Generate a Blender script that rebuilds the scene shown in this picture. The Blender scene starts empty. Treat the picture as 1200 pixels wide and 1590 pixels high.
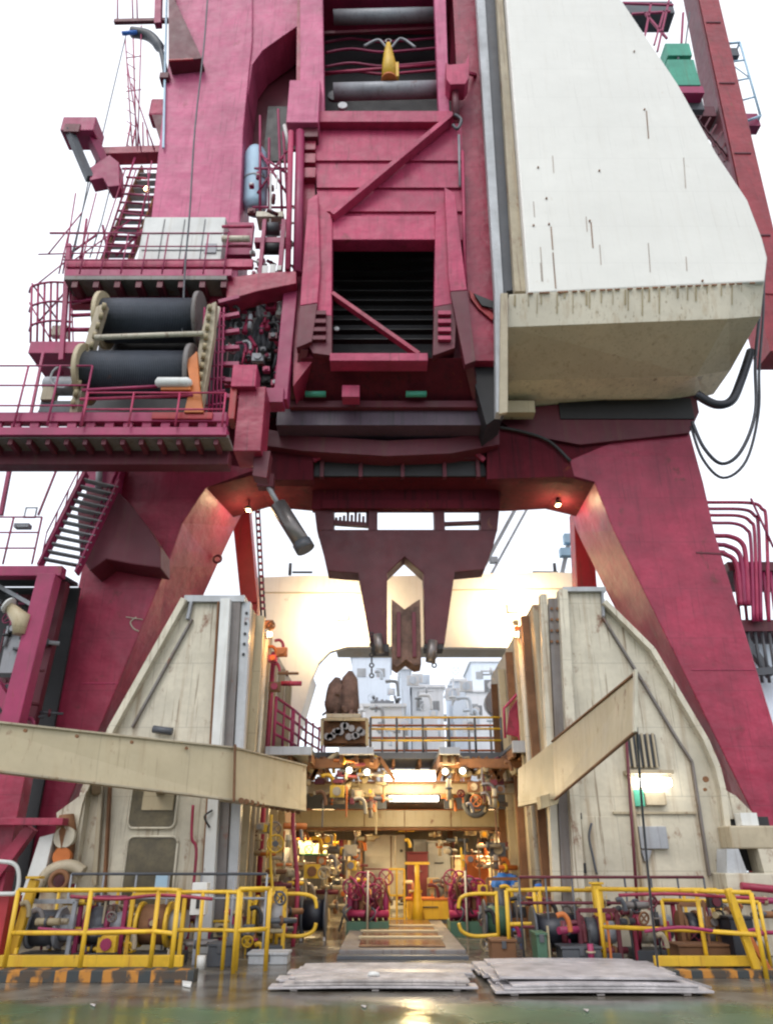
import bpy, bmesh, math, random
from mathutils import Vector, Matrix
random.seed(7)
R = math.radians
SC = bpy.context.scene
COL = SC.collection

# ------------------------------------------------------------------ camera
PITCH = R(25.0); F = 1150.0; EYE = 1.65
cam_d = bpy.data.cameras.new('camera'); cam = bpy.data.objects.new('camera', cam_d); COL.objects.link(cam)
cam.location = (0, 0, EYE); cam.rotation_euler = (R(90) + PITCH, 0, 0)
cam_d.sensor_fit = 'VERTICAL'; cam_d.sensor_height = 36.0; cam_d.lens = 36.0 * F / 1590.0
cam_d.clip_start = 0.1; cam_d.clip_end = 6000
SC.camera = cam
SC.render.resolution_x = 772; SC.render.resolution_y = 1024

# ------------------------------------------------------------------ world: pale overcast
W = bpy.data.worlds.new("World"); SC.world = W; W.use_nodes = True
nt = W.node_tree; nt.nodes.clear()
out = nt.nodes.new('ShaderNodeOutputWorld')
sky = nt.nodes.new('ShaderNodeTexSky'); sky.sky_type = 'NISHITA'; sky.sun_disc = False
sky.sun_elevation = R(48); sky.sun_rotation = R(200)
b1 = nt.nodes.new('ShaderNodeBackground'); b1.inputs[1].default_value = 0.05
nt.links.new(sky.outputs[0], b1.inputs[0])
tc = nt.nodes.new('ShaderNodeTexCoord'); cn = nt.nodes.new('ShaderNodeTexNoise'); cn.inputs['Scale'].default_value = 2.2
cn.inputs['Detail'].default_value = 5
cr = nt.nodes.new('ShaderNodeValToRGB')
cr.color_ramp.elements[0].position = .3; cr.color_ramp.elements[0].color = (.90, .93, 1, 1)
cr.color_ramp.elements[1].position = .7; cr.color_ramp.elements[1].color = (1, 1, 1, 1)
nt.links.new(tc.outputs['Generated'], cn.inputs['Vector']); nt.links.new(cn.outputs[0], cr.inputs[0])
b2 = nt.nodes.new('ShaderNodeBackground'); b2.inputs[1].default_value = 0.92
nt.links.new(cr.outputs[0], b2.inputs[0])
ad = nt.nodes.new('ShaderNodeAddShader'); nt.links.new(b1.outputs[0], ad.inputs[0]); nt.links.new(b2.outputs[0], ad.inputs[1])
nt.links.new(ad.outputs[0], out.inputs[0])
sun_d = bpy.data.lights.new('sun', 'SUN'); sun = bpy.data.objects.new('sun', sun_d); COL.objects.link(sun)
sun_d.energy = 0.8; sun_d.angle = R(25); sun_d.color = (1, .97, .93)
sun.rotation_euler = (R(42), 0, R(-20))
SC.view_settings.view_transform = 'Standard'; SC.view_settings.look = 'None'
SC.view_settings.exposure = 0.5; SC.view_settings.gamma = 1
SC.cycles.pixel_filter_type = 'BLACKMAN_HARRIS'; SC.cycles.filter_width = 2.3

# ------------------------------------------------------------------ helpers
CP, SP = math.cos(PITCH), math.sin(PITCH)
def A(px, py, Y):
    """world point seen at photo pixel (px,py) standing Y metres ahead"""
    u = (px - 600) / F; v = (795 - py) / F
    t = Y / (CP - v * SP)
    return Vector((t * u, Y, EYE + t * (SP + v * CP)))
def G(px, py, z=0.0):
    v = (795 - py) / F
    t = (z - EYE) / (SP + v * CP)
    return Vector((t * (px - 600) / F, t * (CP - v * SP), z))

class MB:
    def __init__(s): s.v = []; s.f = []; s.smooth = set(); s.cuts = []
    def add(s, vs, fs, smooth=False):
        n = len(s.v); s.cuts.append((n, len(s.f))); s.v += [Vector(v) for v in vs]
        for f in fs:
            if smooth: s.smooth.add(len(s.f))
            s.f.append([n + i for i in f])
        return s
    def hexa(s, p):   # p: 4 front (loop) + 4 back
        return s.add(p, [(0,1,2,3),(7,6,5,4),(0,4,5,1),(1,5,6,2),(2,6,7,3),(3,7,4,0)])
    def box(s, x0, x1, y0, y1, z0, z1):
        return s.hexa([(x0,y0,z0),(x1,y0,z0),(x1,y0,z1),(x0,y0,z1),(x0,y1,z0),(x1,y1,z0),(x1,y1,z1),(x0,y1,z1)])
    def pbox(s, x0, y0, x1, y1, Y, D):      # upright box whose front face fills a pixel rectangle at distance Y
        ym = (y0 + y1) / 2; xm = (x0 + x1) / 2
        return s.box(A(x0, ym, Y).x, A(x1, ym, Y).x, Y, Y + D, A(xm, y1, Y).z, A(xm, y0, Y).z)
    def gbox(s, x0, y0, x1, Y, D, z0=0.0):  # box standing on z0
        p = A((x0+x1)/2, y0, Y); ym = y0
        return s.box(A(x0, ym, Y).x, A(x1, ym, Y).x, Y, Y + D, z0, p.z)
    def prism(s, P, d):                      # P: planar loop of world points, d: extrusion vector
        n = len(P); d = Vector(d)
        vs = list(P) + [Vector(p) + d for p in P]
        fs = [tuple(range(n)), tuple(range(2*n-1, n-1, -1))] + [(i, i+n, (i+1) % n + n, (i+1) % n) for i in range(n)]
        return s.add(vs, fs)
    def pp(s, pts, Y, D):
        return s.prism([A(x, y, Y) for x, y in pts], (0, D, 0))
    def bar(s, p, q, w, h=None, up=(0,0,1)):
        h = h or w; p = Vector(p); q = Vector(q); d = (q - p).normalized(); up = Vector(up)
        if abs(d.dot(up)) > .97: up = Vector((0,1,0))
        r = d.cross(up).normalized() * w / 2; u = r.cross(d).normalized() * h / 2
        return s.hexa([p-r-u, p+r-u, p+r+u, p-r+u, q-r-u, q+r-u, q+r+u, q-r+u])
    def tube(s, pts, r, n=10, cap=True):
        pts = [Vector(p) for p in pts]; m = len(pts); rings = []
        prev = None
        for i, p in enumerate(pts):
            d = (pts[min(i+1, m-1)] - pts[max(i-1, 0)]).normalized()
            if prev is None:
                a = Vector((0,0,1)) if abs(d.z) < .9 else Vector((1,0,0))
                a = (a - d * a.dot(d)).normalized()
            else: a = (prev - d * prev.dot(d)).normalized()
            prev = a; b = d.cross(a)
            rr = r[i] if isinstance(r, (list, tuple)) else r
            rings.append([p + (a * math.cos(2*math.pi*k/n) + b * math.sin(2*math.pi*k/n)) * rr for k in range(n)])
        vs = [v for g in rings for v in g]
        fs = [(i*n+k, i*n+(k+1) % n, (i+1)*n+(k+1) % n, (i+1)*n+k) for i in range(m-1) for k in range(n)]
        base = len(s.v); s.add(vs, fs, True)
        if cap:
            s.f.append([base + k for k in range(n)][::-1]); s.f.append([base + (m-1)*n + k for k in range(n)])
        return s
    def disc(s, c, ax, r, t, n=20):
        c = Vector(c); ax = Vector(ax).normalized()
        return s.tube([c - ax*t/2, c + ax*t/2], r, n)
    def ring(s, c, ax, r, rt, n=20, m=6):
        c = Vector(c); ax = Vector(ax).normalized(); a = ax.orthogonal().normalized(); b = ax.cross(a)
        vs = []; 
        for i in range(n):
            t = 2*math.pi*i/n; rad = a*math.cos(t)+b*math.sin(t)
            for j in range(m):
                u = 2*math.pi*j/m; vs.append(c + rad*(r + rt*math.cos(u)) + ax*rt*math.sin(u))
        fs = [(i*m+j, ((i+1)%n)*m+j, ((i+1)%n)*m+(j+1)%m, i*m+(j+1)%m) for i in range(n) for j in range(m)]
        return s.add(vs, fs, True)
    def curve(s, pts, r, sub=6, n=8):
        return s.tube(spline(pts, sub), r, n)

def spline(P, sub=6):
    P = [Vector(p) for p in P]; o = []
    for i in range(len(P)-1):
        a = P[max(i-1,0)]; b = P[i]; c = P[i+1]; d = P[min(i+2, len(P)-1)]
        for k in range(sub):
            t = k/sub
            o.append(.5*((2*b)+(-a+c)*t+(2*a-5*b+4*c-d)*t*t+(-a+3*b-3*c+d)*t**3))
    o.append(P[-1]); return o

def meta(o, label=None, cat=None, group=None, kind=None):
    if label: o['label'] = label
    if cat: o['category'] = cat
    if group: o['group'] = group
    if kind: o['kind'] = kind
    return o
def wloc(o):
    l = Vector(o.location)
    while o.parent: o = o.parent; l += Vector(o.location)
    return l
def thing(name, label, cat, loc, group=None):
    o = bpy.data.objects.new(name, None); COL.objects.link(o); o.location = loc
    o.empty_display_size = .2
    return meta(o, label, cat, group)
def pieces(mb):
    ends = mb.cuts[1:] + [(len(mb.v), len(mb.f))]
    for (v0, f0), (v1, f1) in zip(mb.cuts, ends):
        m = MB(); m.v = mb.v[v0:v1]; m.f = [[i - v0 for i in f] for f in mb.f[f0:f1]]
        m.smooth = {i - f0 for i in mb.smooth if f0 <= i < f1}; m.cuts = [(0, 0)]
        yield m
SPLIT = {'girders','dark_trusses','pipework','fitting','rust_run','boxes','pipes','hydraulic_pipes','valve_blocks','pipe_brackets','struts','lamp_stack','hinge','rods',
         'actuator','junk','balusters','pipe_bracket','support','white_tags','bolt_heads','tools','dark_truss','arm','lattice','rails','edge_bolts','bolt_holes','bolts','loops','cable','stain','chain_guides','curb_spacers','corroded_seam','purple_balusters','rungs','valve_mark'}
RENAME = {'girders':'girder','dark_trusses':'truss','boxes':'box','pipes':'pipe','hydraulic_pipes':'hydraulic_pipe','valve_blocks':'valve_block','pipe_brackets':'pipe_bracket','struts':'strut',
          'lamp_stack':'lamp','rods':'rod','tools':'tool','balusters':'baluster','white_tags':'white_tag','bolt_heads':'bolt_head','rails':'rail','edge_bolts':'bolt','bolt_holes':'bolt_hole','bolts':'bolt','pipework':'pipe','rust_run':'rust_run','loops':'loop','curb_spacers':'curb_spacer','chain_guides':'chain_guide','rungs':'rung'}
def part(name, mb, mat, parent=None, label=None, bevel=None, loc=None):
    if name in SPLIT and parent and 1 < len(mb.cuts) <= 90:
        for m in pieces(mb): o = part_one(RENAME.get(name, name), m, mat, parent, label, bevel, loc)
        return o
    return part_one(name, mb, mat, parent, label, bevel, loc)
def part_one(name, mb, mat, parent=None, label=None, bevel=None, loc=None):
    if bevel is None: bevel = .006 if (not mb.smooth and len(mb.v) < 200) else 0
    me = bpy.data.meshes.new(name)
    o = bpy.data.objects.new(name, me); COL.objects.link(o)
    if parent: base = wloc(parent); o.parent = parent
    else: base = Vector(loc) if loc else Vector((0,0,0)); o.location = base
    me.from_pydata([tuple(v - base) for v in mb.v], [], mb.f)
    bm = bmesh.new(); bm.from_mesh(me); bmesh.ops.recalc_face_normals(bm, faces=bm.faces)
    for f in bm.faces: f.smooth = f.index in mb.smooth
    bm.to_mesh(me); bm.free()
    me.materials.append(M[mat])
    if bevel:
        m = o.modifiers.new('bevel', 'BEVEL'); m.width = bevel; m.segments = 2; m.limit_method = 'ANGLE'; m.angle_limit = R(40)
    if label: o['label'] = label
    return o
def copy_tree(o, parent=None, label=None, loc=None):
    c = o.copy(); COL.objects.link(c)
    if parent: c.parent = parent
    if label: c['label'] = label
    if loc is not None: c.location = loc
    for ch in list(o.children): copy_tree(ch, c)
    return c

# ------------------------------------------------------------------ materials
M = {}
def mat(name, col, rough=.55, metal=0., var=.22, vs=.9, streak=0., sc=(.10,.06,.03), rust=0., rc=(.16,.05,.015), rs=2.2, bump=.15, bs=30., emit=None, seam=0., seam_s=1.0, buckle=0.):
    m = bpy.data.materials.new(name); m.use_nodes = True; M[name] = m
    t = m.node_tree; N = t.nodes; L = t.links; N.clear()
    o = N.new('ShaderNodeOutputMaterial'); p = N.new('ShaderNodeBsdfPrincipled'); L.new(p.outputs[0], o.inputs[0])
    p.inputs['Roughness'].default_value = rough; p.inputs['Metallic'].default_value = metal
    if emit:
        p.inputs['Base Color'].default_value = (*col, 1)
        p.inputs['Emission Color'].default_value = (*col, 1); p.inputs['Emission Strength'].default_value = emit
        return m
    tcn = N.new('ShaderNodeTexCoord')
    def noise(scale, mp=None, det=6, ro=.6):
        n = N.new('ShaderNodeTexNoise'); n.inputs['Scale'].default_value = scale; n.inputs['Detail'].default_value = det; n.inputs['Roughness'].default_value = ro
        if mp:
            g = N.new('ShaderNodeMapping'); g.inputs['Scale'].default_value = mp; L.new(tcn.outputs['Object'], g.inputs[0]); L.new(g.outputs[0], n.inputs['Vector'])
        else: L.new(tcn.outputs['Object'], n.inputs['Vector'])
        return n.outputs[0]
    def ramp(src, a, b):
        r = N.new('ShaderNodeMapRange'); r.inputs['From Min'].default_value = a; r.inputs['From Max'].default_value = b
        L.new(src, r.inputs['Value']); return r.outputs[0]
    def mix(fac, a, b, amt=1.):
        x = N.new('ShaderNodeMix'); x.data_type = 'RGBA'
        if amt != 1.:
            mm = N.new('ShaderNodeMath'); mm.operation = 'MULTIPLY'; mm.inputs[1].default_value = amt; L.new(fac, mm.inputs[0]); fac = mm.outputs[0]
        L.new(fac, x.inputs['Factor'])
        for k, val in ((6, a), (7, b)):
            if isinstance(val, tuple): x.inputs[k].default_value = (*val, 1)
            else: L.new(val, x.inputs[k])
        return x.outputs[2]
    dk = tuple(c*(1-var) for c in col); lt = tuple(min(1, c*(1+var*.7)) for c in col)
    c = mix(ramp(noise(vs), .35, .65), dk, lt)
    c = mix(ramp(noise(vs*9), .45, .75), c, dk, .45)
    if streak: c = mix(ramp(noise(1.0, (5, 5, .3)), .52, .72), c, sc, streak)
    if streak: c = mix(ramp(noise(1.0, (17, 17, .55), 4), .60, .68), c, tuple(x*.6 for x in sc), min(1, streak*1.1))
    if rust:
        c = mix(ramp(noise(rs, (1, 1, .6), 10, .7), .66-rust*.12, .74-rust*.08), c, rc)
    if seam:
        b = N.new('ShaderNodeTexBrick'); b.inputs['Scale'].default_value = seam_s; b.inputs['Mortar Size'].default_value = .008
        b.inputs['Color1'].default_value = b.inputs['Color2'].default_value = (0,0,0,1); b.inputs['Mortar'].default_value = (1,1,1,1)
        b.offset = .35
        sx = N.new('ShaderNodeSeparateXYZ'); cx = N.new('ShaderNodeCombineXYZ'); L.new(tcn.outputs['Object'], sx.inputs[0])
        aa = N.new('ShaderNodeMath'); aa.operation = 'ADD'; L.new(sx.outputs[0], aa.inputs[0]); L.new(sx.outputs[1], aa.inputs[1])
        L.new(aa.outputs[0], cx.inputs[0]); L.new(sx.outputs[2], cx.inputs[1]); L.new(cx.outputs[0], b.inputs['Vector'])
        b.inputs['Brick Width'].default_value = 2.2; b.inputs['Row Height'].default_value = 1.4
        c = mix(b.outputs[0], c, tuple(x*.55 for x in col), seam)
    L.new(c, p.inputs['Base Color'])
    rr = N.new('ShaderNodeMapRange'); rr.inputs['To Min'].default_value = max(.05, rough-.12); rr.inputs['To Max'].default_value = min(1, rough+.2)
    L.new(noise(3.), rr.inputs['Value']); L.new(rr.outputs[0], p.inputs['Roughness'])
    if bump:
        bp = N.new('ShaderNodeBump'); bp.inputs['Strength'].default_value = bump; bp.inputs['Distance'].default_value = .02
        L.new(noise(bs*.2, None, 8), bp.inputs['Height']); L.new(bp.outputs[0], p.inputs['Normal'])
        if buckle:
            b3 = N.new('ShaderNodeBump'); b3.inputs['Strength'].default_value = .55*buckle; b3.inputs['Distance'].default_value = .12
            L.new(noise(1.1, (1,1,1.3), 3, .5), b3.inputs['Height']); L.new(b3.outputs[0], bp.inputs['Normal'])
    return m
mat('red', (.31,.020,.055), .42, var=.28, streak=.5, sc=(.15,.010,.028), rust=.5, rc=(.12,.018,.018), rs=1.3, seam=.75, buckle=1)
mat('red_bright', (.40,.022,.03), .45, streak=.4, rust=.4)
mat('boom_red', (.26,.022,.032), .5, streak=.5, sc=(.12,.01,.015), rust=.5, buckle=1)
mat('shaded_grimy', (.10,.012,.02), .8, streak=.6, sc=(.02,.012,.014), rust=.3)  # shade under the beam put into a darker red; streaks are grease
for _n in [n for n in M['shaded_grimy'].node_tree.nodes if n.type == 'BSDF_PRINCIPLED']: _n.inputs['Specular IOR Level'].default_value = .12
mat('glare_pink', (.48,.085,.185), .5, var=.2, streak=.6, sc=(.34,.045,.12), rust=.35, rc=(.26,.04,.07), rs=1.2, seam=.6, buckle=1)  # paler than the red: glare on the upper crane put into the paint
mat('lip', (.085,.05,.075), .4, streak=.6, sc=(.03,.03,.03))
mat('pink', (.40,.030,.092), .48, var=.25, streak=.6, sc=(.20,.016,.045), rust=.4, rc=(.16,.025,.03), rs=1.5, seam=.5, buckle=1)
mat('magenta', (.30,.02,.085), .45, streak=.2, rust=.2)
mat('maroon', (.11,.010,.022), .5, streak=.3, rust=.2)
mat('yoke', (.085,.012,.018), .55, rust=.35, rc=(.12,.04,.02))
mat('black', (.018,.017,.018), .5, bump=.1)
mat('rubber', (.012,.013,.02), .4)
mat('cream', (.54,.49,.38), .45, var=.2, streak=.7, sc=(.27,.18,.10), rust=.65, seam=.6, buckle=.5)
mat('cream_dirty', (.38,.32,.22), .55, var=.2, streak=.6, sc=(.26,.15,.07), rust=.6, rs=1.6)
mat('khaki', (.46,.38,.24), .45, var=.14, vs=.5, streak=.3, sc=(.32,.22,.11), rust=.45, rs=2.8, seam=.6, buckle=.5)
mat('khaki_dark', (.36,.29,.17), .6, var=.2, streak=.5, sc=(.2,.12,.05), rust=.3)
mat('soffit', (.56,.45,.29), .5, var=.12, vs=.5, streak=.45, sc=(.34,.23,.12), rust=.15, buckle=.4)
mat('soffit_light', (.78,.66,.44), .6, var=.15, streak=.5, sc=(.4,.3,.15), rust=.3)
mat('white', (.70,.68,.62), .45, var=.05, vs=.3, streak=.16, sc=(.55,.50,.42), rust=.15, rc=(.50,.42,.32), rs=1.1, seam=.2, buckle=.25, bump=.05)
mat('white_band', (.60,.54,.42), .5, var=.1, streak=.55, sc=(.38,.26,.13), rust=.15, rc=(.3,.18,.08))
mat('plain_white', (.62,.62,.59), .5, var=.12, streak=.3, sc=(.35,.3,.22), rust=.2)
mat('white_aft', (.82,.79,.72), .5, var=.06, streak=.2, sc=(.6,.5,.38), rust=.15)
mat('grey', (.30,.31,.33), .45, streak=.3, rust=.2)
mat('light_grey', (.42,.43,.44), .4, streak=.3, rust=.1)
mat('dark_grey', (.07,.075,.085), .45, streak=.2, rust=.2)
mat('drum', (.045,.055,.075), .4, var=.3, bump=.6, bs=90, rust=.1)
mm_ = M['drum'].node_tree; pz = [n for n in mm_.nodes if n.type == 'BSDF_PRINCIPLED'][0]; wz = mm_.nodes.new('ShaderNodeTexWave'); wz.wave_type = 'BANDS'; wz.bands_direction = 'X'
wz.inputs['Scale'].default_value = 7; wz.inputs['Distortion'].default_value = .6; tz = mm_.nodes.new('ShaderNodeTexCoord'); bz = mm_.nodes.new('ShaderNodeBump'); bz.inputs['Distance'].default_value = .03
mm_.links.new(tz.outputs['Object'], wz.inputs[0]); mm_.links.new(wz.outputs[0], bz.inputs['Height']); mm_.links.new(bz.outputs[0], pz.inputs['Normal'])
mat('steel', (.22,.20,.19), .35, metal=.6, rust=.4)
mat('rust', (.19,.085,.035), .75, var=.4, rust=.5, rc=(.1,.04,.02), bump=.5)
mat('orange', (.48,.13,.02), .5, rust=.3)
mat('yellow', (.66,.40,.02), .45, var=.22, streak=.5, sc=(.5,.22,.02), rust=.4, rc=(.22,.09,.02), rs=6)
mat('dull_green', (.05,.12,.07), .5, streak=.3, rust=.3)
mat('green', (.05,.30,.20), .5, streak=.3)
mat('pale_blue', (.38,.55,.68), .5, var=.1)
mat('far_blue', (.78,.85,.93), .6, var=.05, streak=.3, sc=(.6,.62,.66), seam=.3)  # far_* tones bleached: overexposed glare put into the colour
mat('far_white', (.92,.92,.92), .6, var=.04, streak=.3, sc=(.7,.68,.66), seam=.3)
mat('blue', (.03,.16,.55), .5)
mat('louver', (.018,.018,.018), .6)
mat('web_grey', (.17,.15,.14), .5, streak=.7, sc=(.1,.06,.03), rust=.5)
mat('door_brown', (.10,.078,.04), .3, var=.5, vs=2)
mat('timber', (.40,.36,.34), .7, var=.4, vs=3, streak=.4, bump=.5)
mat('sheet', (.42,.39,.39), .4, var=.35, vs=2.5, rust=.4, rc=(.2,.17,.15), bump=.3)
mat('lamp', (1,.95,.85), emit=14)
mat('tube_glow', (1,.97,.9), emit=9)
mat('warm_glow', (1,.72,.35), emit=16)
mat('net', (.15,.09,.07), .9, var=.5, vs=3, bump=1.)

# deck paint: worn, wet; green in front, bare brownish grey around the moonpool
def deck_mat():
    m = mat('deck', (.062,.12,.062), .3, var=.3, vs=.5, rust=0, bump=.25, bs=14)
    t = m.node_tree; N = t.nodes; L = t.links; p = [n for n in N if n.type == 'BSDF_PRINCIPLED'][0]
    green = p.inputs['Base Color'].links[0].from_socket
    for l in list(p.inputs['Roughness'].links): L.remove(l)
    tcn = N.new('ShaderNodeTexCoord')
    def nz(sc, det=6):
        n = N.new('ShaderNodeTexNoise'); n.inputs['Scale'].default_value = sc; n.inputs['Detail'].default_value = det; L.new(tcn.outputs['Object'], n.inputs[0]); return n.outputs[0]
    def mr(src, a, b, c, d):
        r = N.new('ShaderNodeMapRange'); r.inputs['From Min'].default_value = a; r.inputs['From Max'].default_value = b
        r.inputs['To Min'].default_value = c; r.inputs['To Max'].default_value = d; L.new(src, r.inputs[0]); return r.outputs[0]
    L.new(mr(nz(.55, 5), .4, .6, .09, .34), p.inputs['Roughness'])
    sx = N.new('ShaderNodeSeparateXYZ'); L.new(tcn.outputs['Object'], sx.inputs[0])
    ad = N.new('ShaderNodeMath'); ad.operation = 'MULTIPLY_ADD'; L.new(nz(.9, 8), ad.inputs[0]); ad.inputs[1].default_value = 2.2; L.new(sx.outputs[1], ad.inputs[2])
    fac = mr(ad.outputs[0], 11.7, 12.2, 0, 1)
    br = N.new('ShaderNodeMix'); br.data_type = 'RGBA'; br.inputs[6].default_value = (.15,.135,.11,1); br.inputs[7].default_value = (.075,.06,.045,1); L.new(mr(nz(1.7, 9), .42, .6, 0, 1), br.inputs['Factor'])
    mx = N.new('ShaderNodeMix'); mx.data_type = 'RGBA'; L.new(fac, mx.inputs['Factor']); L.new(green, mx.inputs[6]); L.new(br.outputs[2], mx.inputs[7])
    r2 = N.new('ShaderNodeMix'); r2.data_type = 'RGBA'; L.new(mr(nz(2.3, 10), .60, .70, 0, .45), r2.inputs['Factor']); L.new(mx.outputs[2], r2.inputs[6]); r2.inputs[7].default_value = (.10,.055,.03,1)
    L.new(r2.outputs[2], p.inputs['Base Color'])
deck_mat()
mat('sea', (.05,.09,.11), .15, bump=.8, bs=8)

# ------------------------------------------------------------------ setting
def struct(name, mb, m): o = part(name, mb, m); o['kind'] = 'structure'; return o
struct('sea', MB().add([(-3000,-3000,-7),(3000,-3000,-7),(3000,3000,-7),(-3000,3000,-7)], [(0,1,2,3)]), 'sea')
struct('deck', MB().box(-17, 17, -14, 75, -3.0, 0), 'deck')

# ------------------------------------------------------------------ generic builders
def railing(name, label, P, h, rails, m, r=.024, group=None, cat='railing', mids=None, toe=None, post_m=None, top_m=None):
    """P: foot points of the posts"""
    P = [Vector(p) for p in P]
    t = thing(name, label, cat, P[0], group)
    for p in P: part('post', MB().tube([p, p + Vector((0,0,h))], r*1.1, 8), post_m or m, t)
    for i in range(rails):
        z = h * (1 - i / rails)
        part('top_rail' if i == 0 else 'mid_rail', MB().tube([p + Vector((0,0,z)) for p in P], r, 8), (top_m or m) if i == 0 else m, t)
    if toe:
        mb = MB()
        for a, b in zip(P[:-1], P[1:]): mb.bar(a + Vector((0,0,toe/2+.02)), b + Vector((0,0,toe/2+.02)), .015, toe)
        part('toe_board', mb, m, t)
    return t
def lin(p, q, n): p = Vector(p); q = Vector(q); return [p.lerp(q, i/(n-1)) for i in range(n)]
def stair(name, label, p, q, w, n, ms, mt, rail=True, side=1):
    p = Vector(p); q = Vector(q); wv = Vector(w)
    t = thing(name, label, 'stairs', p)
    for o in (Vector((0,0,0)), wv):
        part('stringer', MB().bar(p+o, q+o, .06, .28), ms, t)
    mb = MB()
    for i in range(1, n):
        c = p.lerp(q, i/n); mb.bar(c, c + wv, .24, .035)
    part('treads', mb, mt, t)
    if rail:
        up = Vector((0,0,.95))
        for o in (Vector((0,0,0)), wv):
            mb = MB().tube([p+o+up, q+o+up], .022, 6).tube([p+o+up*.5, q+o+up*.5], .018, 6)
            for i in range(0, n+1, 3):
                c = p.lerp(q, i/n)+o; mb.tube([c, c+up], .018, 6)
            part('handrail', mb, ms, t)
    return t
def bolts(mb, pts, ax, r=.035, t=.03):
    for p in pts: mb.disc(p, ax, r, t, 6)
def lamp_light(kind, loc, energy, color, size=.3, target=None, name='lamp_light', spot=None):
    d = bpy.data.lights.new(name, kind); d.energy = energy; d.color = color
    if kind == 'AREA': d.size = size
    else: d.shadow_soft_size = size
    if kind == 'SPOT': d.spot_size = spot or R(110); d.spot_blend = .6
    o = bpy.data.objects.new(name, d); COL.objects.link(o); o.location = loc
    if target is not None:
        o.rotation_euler = (Vector(target) - Vector(loc)).to_track_quat('-Z', 'Y').to_euler()
    return o

# ================================================================== RED PORTAL FRAME OF THE CRANE
YF, YB = 19.5, 22.3
def ext_ground(p, q):
    p = Vector(p); q = Vector(q); k = p.z/(p.z-q.z); r = p + (q-p)*k; r.z = 0; return r
def leg(rows, par):
    R_ = []
    for of, inf, inb in rows:
        a = A(*of, YF); b = A(*inf, YF); c = A(*inb, YB); d = a + Vector((0, YB-YF, 0)); d.x *= .96
        R_.append([a, b, c, d])
    R_.append([ext_ground(R_[-2][k], R_[-1][k]) for k in range(4)])
    mb = MB(); vs = [v for r in R_ for v in r]; fs = [(0,1,2,3)]
    for i in range(len(R_)-1):
        for k in range(4):
            fs.append((i*4+k, i*4+(k+1) % 4, (i+1)*4+(k+1) % 4, (i+1)*4+k))
    n = len(R_)-1; fs.append((n*4+3, n*4+2, n*4+1, n*4))
    mb.add(vs, fs)
    return part('leg', mb, 'red', par, bevel=.03), R_
portal = thing('crane_portal', 'dark red steel portal with two splayed box legs straddling the moonpool', 'crane base', (0, 20.5, 0))
legL, RL = leg([((146,690),(400,728),(404,772)), ((139,760),(320,757),(382,786)), ((132,820),(283,812),(366,818)), ((128,880),(259,880),(337,880)), ((75,1130),(155,1130),(232,1110))], portal)
legR, RR = leg([((1062,640),(850,728),(850,770)), ((1092,750),(922,748),(877,776)), ((1110,830),(953,825),(895,826)), ((1150,960),(1015,950),(944,925)), ((1199,1120),(1098,1120),(1035,1100))], portal)
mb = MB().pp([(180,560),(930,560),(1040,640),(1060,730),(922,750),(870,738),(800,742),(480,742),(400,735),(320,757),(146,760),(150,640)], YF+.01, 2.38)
part('cross_beam', mb, 'shaded_grimy', portal, bevel=.03)  # dark of the shaded underside comes from this paint
# dark of the slot under the beam, painted as a flat black plate
slot = part('beam_front_frame', MB().pp([(484,698),(756,698),(750,712),(490,712)], YF-.25, .24), 'maroon', portal)
for x in (500, 560, 625, 690, 742):
    part('stiffener', MB().pbox(x-3, 712, x+3, 740, YF-.2, .19), 'maroon', portal)
part('slot_dark_plate', MB().pp([(490,714),(750,714),(756,739),(486,739)], YF-.1, .09), 'black', portal)
part('corner_brace', MB().bar(A(486,715,YF-.3), A(560,672,YF-.3), .1, .14), 'red', portal)
part('corner_brace', MB().bar(A(752,715,YF-.3), A(700,672,YF-.3), .1, .14), 'red', portal)
# curved haunches with visible underside
part('haunch', MB().pp([(400,660),(486,700),(486,745),(398,745)], YF-.4, .4), 'shaded_grimy', portal)
part('haunch', MB().pp([(756,668),(800,668),(850,684),(885,715),(892,742),(870,740),(756,744)], YF-.4, .4), 'shaded_grimy', portal)
part('curved_rib', MB().tube(spline([A(745,660,YF-.5), A(800,668,YF-.5), A(850,684,YF-.5), A(885,716,YF-.5)]), .05, 8), 'black', portal)
part('beam_lip', MB().pbox(430, 632, 770, 660, 18.2, 1.3), 'lip', portal, 'streaked violet grey lip over the dark slot')
part('bearing_ring', MB().pp([(400,664),(470,676),(600,684),(700,680),(775,664),(775,690),(700,704),(600,708),(470,700),(400,690)], 18.8, .6), 'maroon', portal)
# weld lines and bracket marks on left leg
part('weld_line', MB().bar(A(128,1061,YF-.01), A(184,1061,YF-.01), .02, .03), 'pink', legL)
part('weld_line', MB().bar(A(1080,858,YF-.01), A(1122,860,YF-.01), .02, .05), 'maroon', legR)
part('weld_line', MB().bar(A(1073,1040,YF-.01), A(1172,1040,YF-.01), .02, .02), 'pink', legR)
mb = MB().tube(spline([A(212,958,YF-.03), A(203,966,YF-.03), A(208,976,YF-.03), A(216,980,YF-.03)]), .018, 6).bar(A(196,958,YF-.03), A(222,962,YF-.03), .02)
part('hook_mark', mb, 'cream', legL, 'small pale curved bracket on the leg')
part('pad_eye', MB().ring(A(272,880,20.2), (1,.3,0), .22, .04), 'maroon', legL)
part('pad_eye', MB().ring(A(338,868,21.8), (0,1,0), .12, .04), 'maroon', legL)
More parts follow.
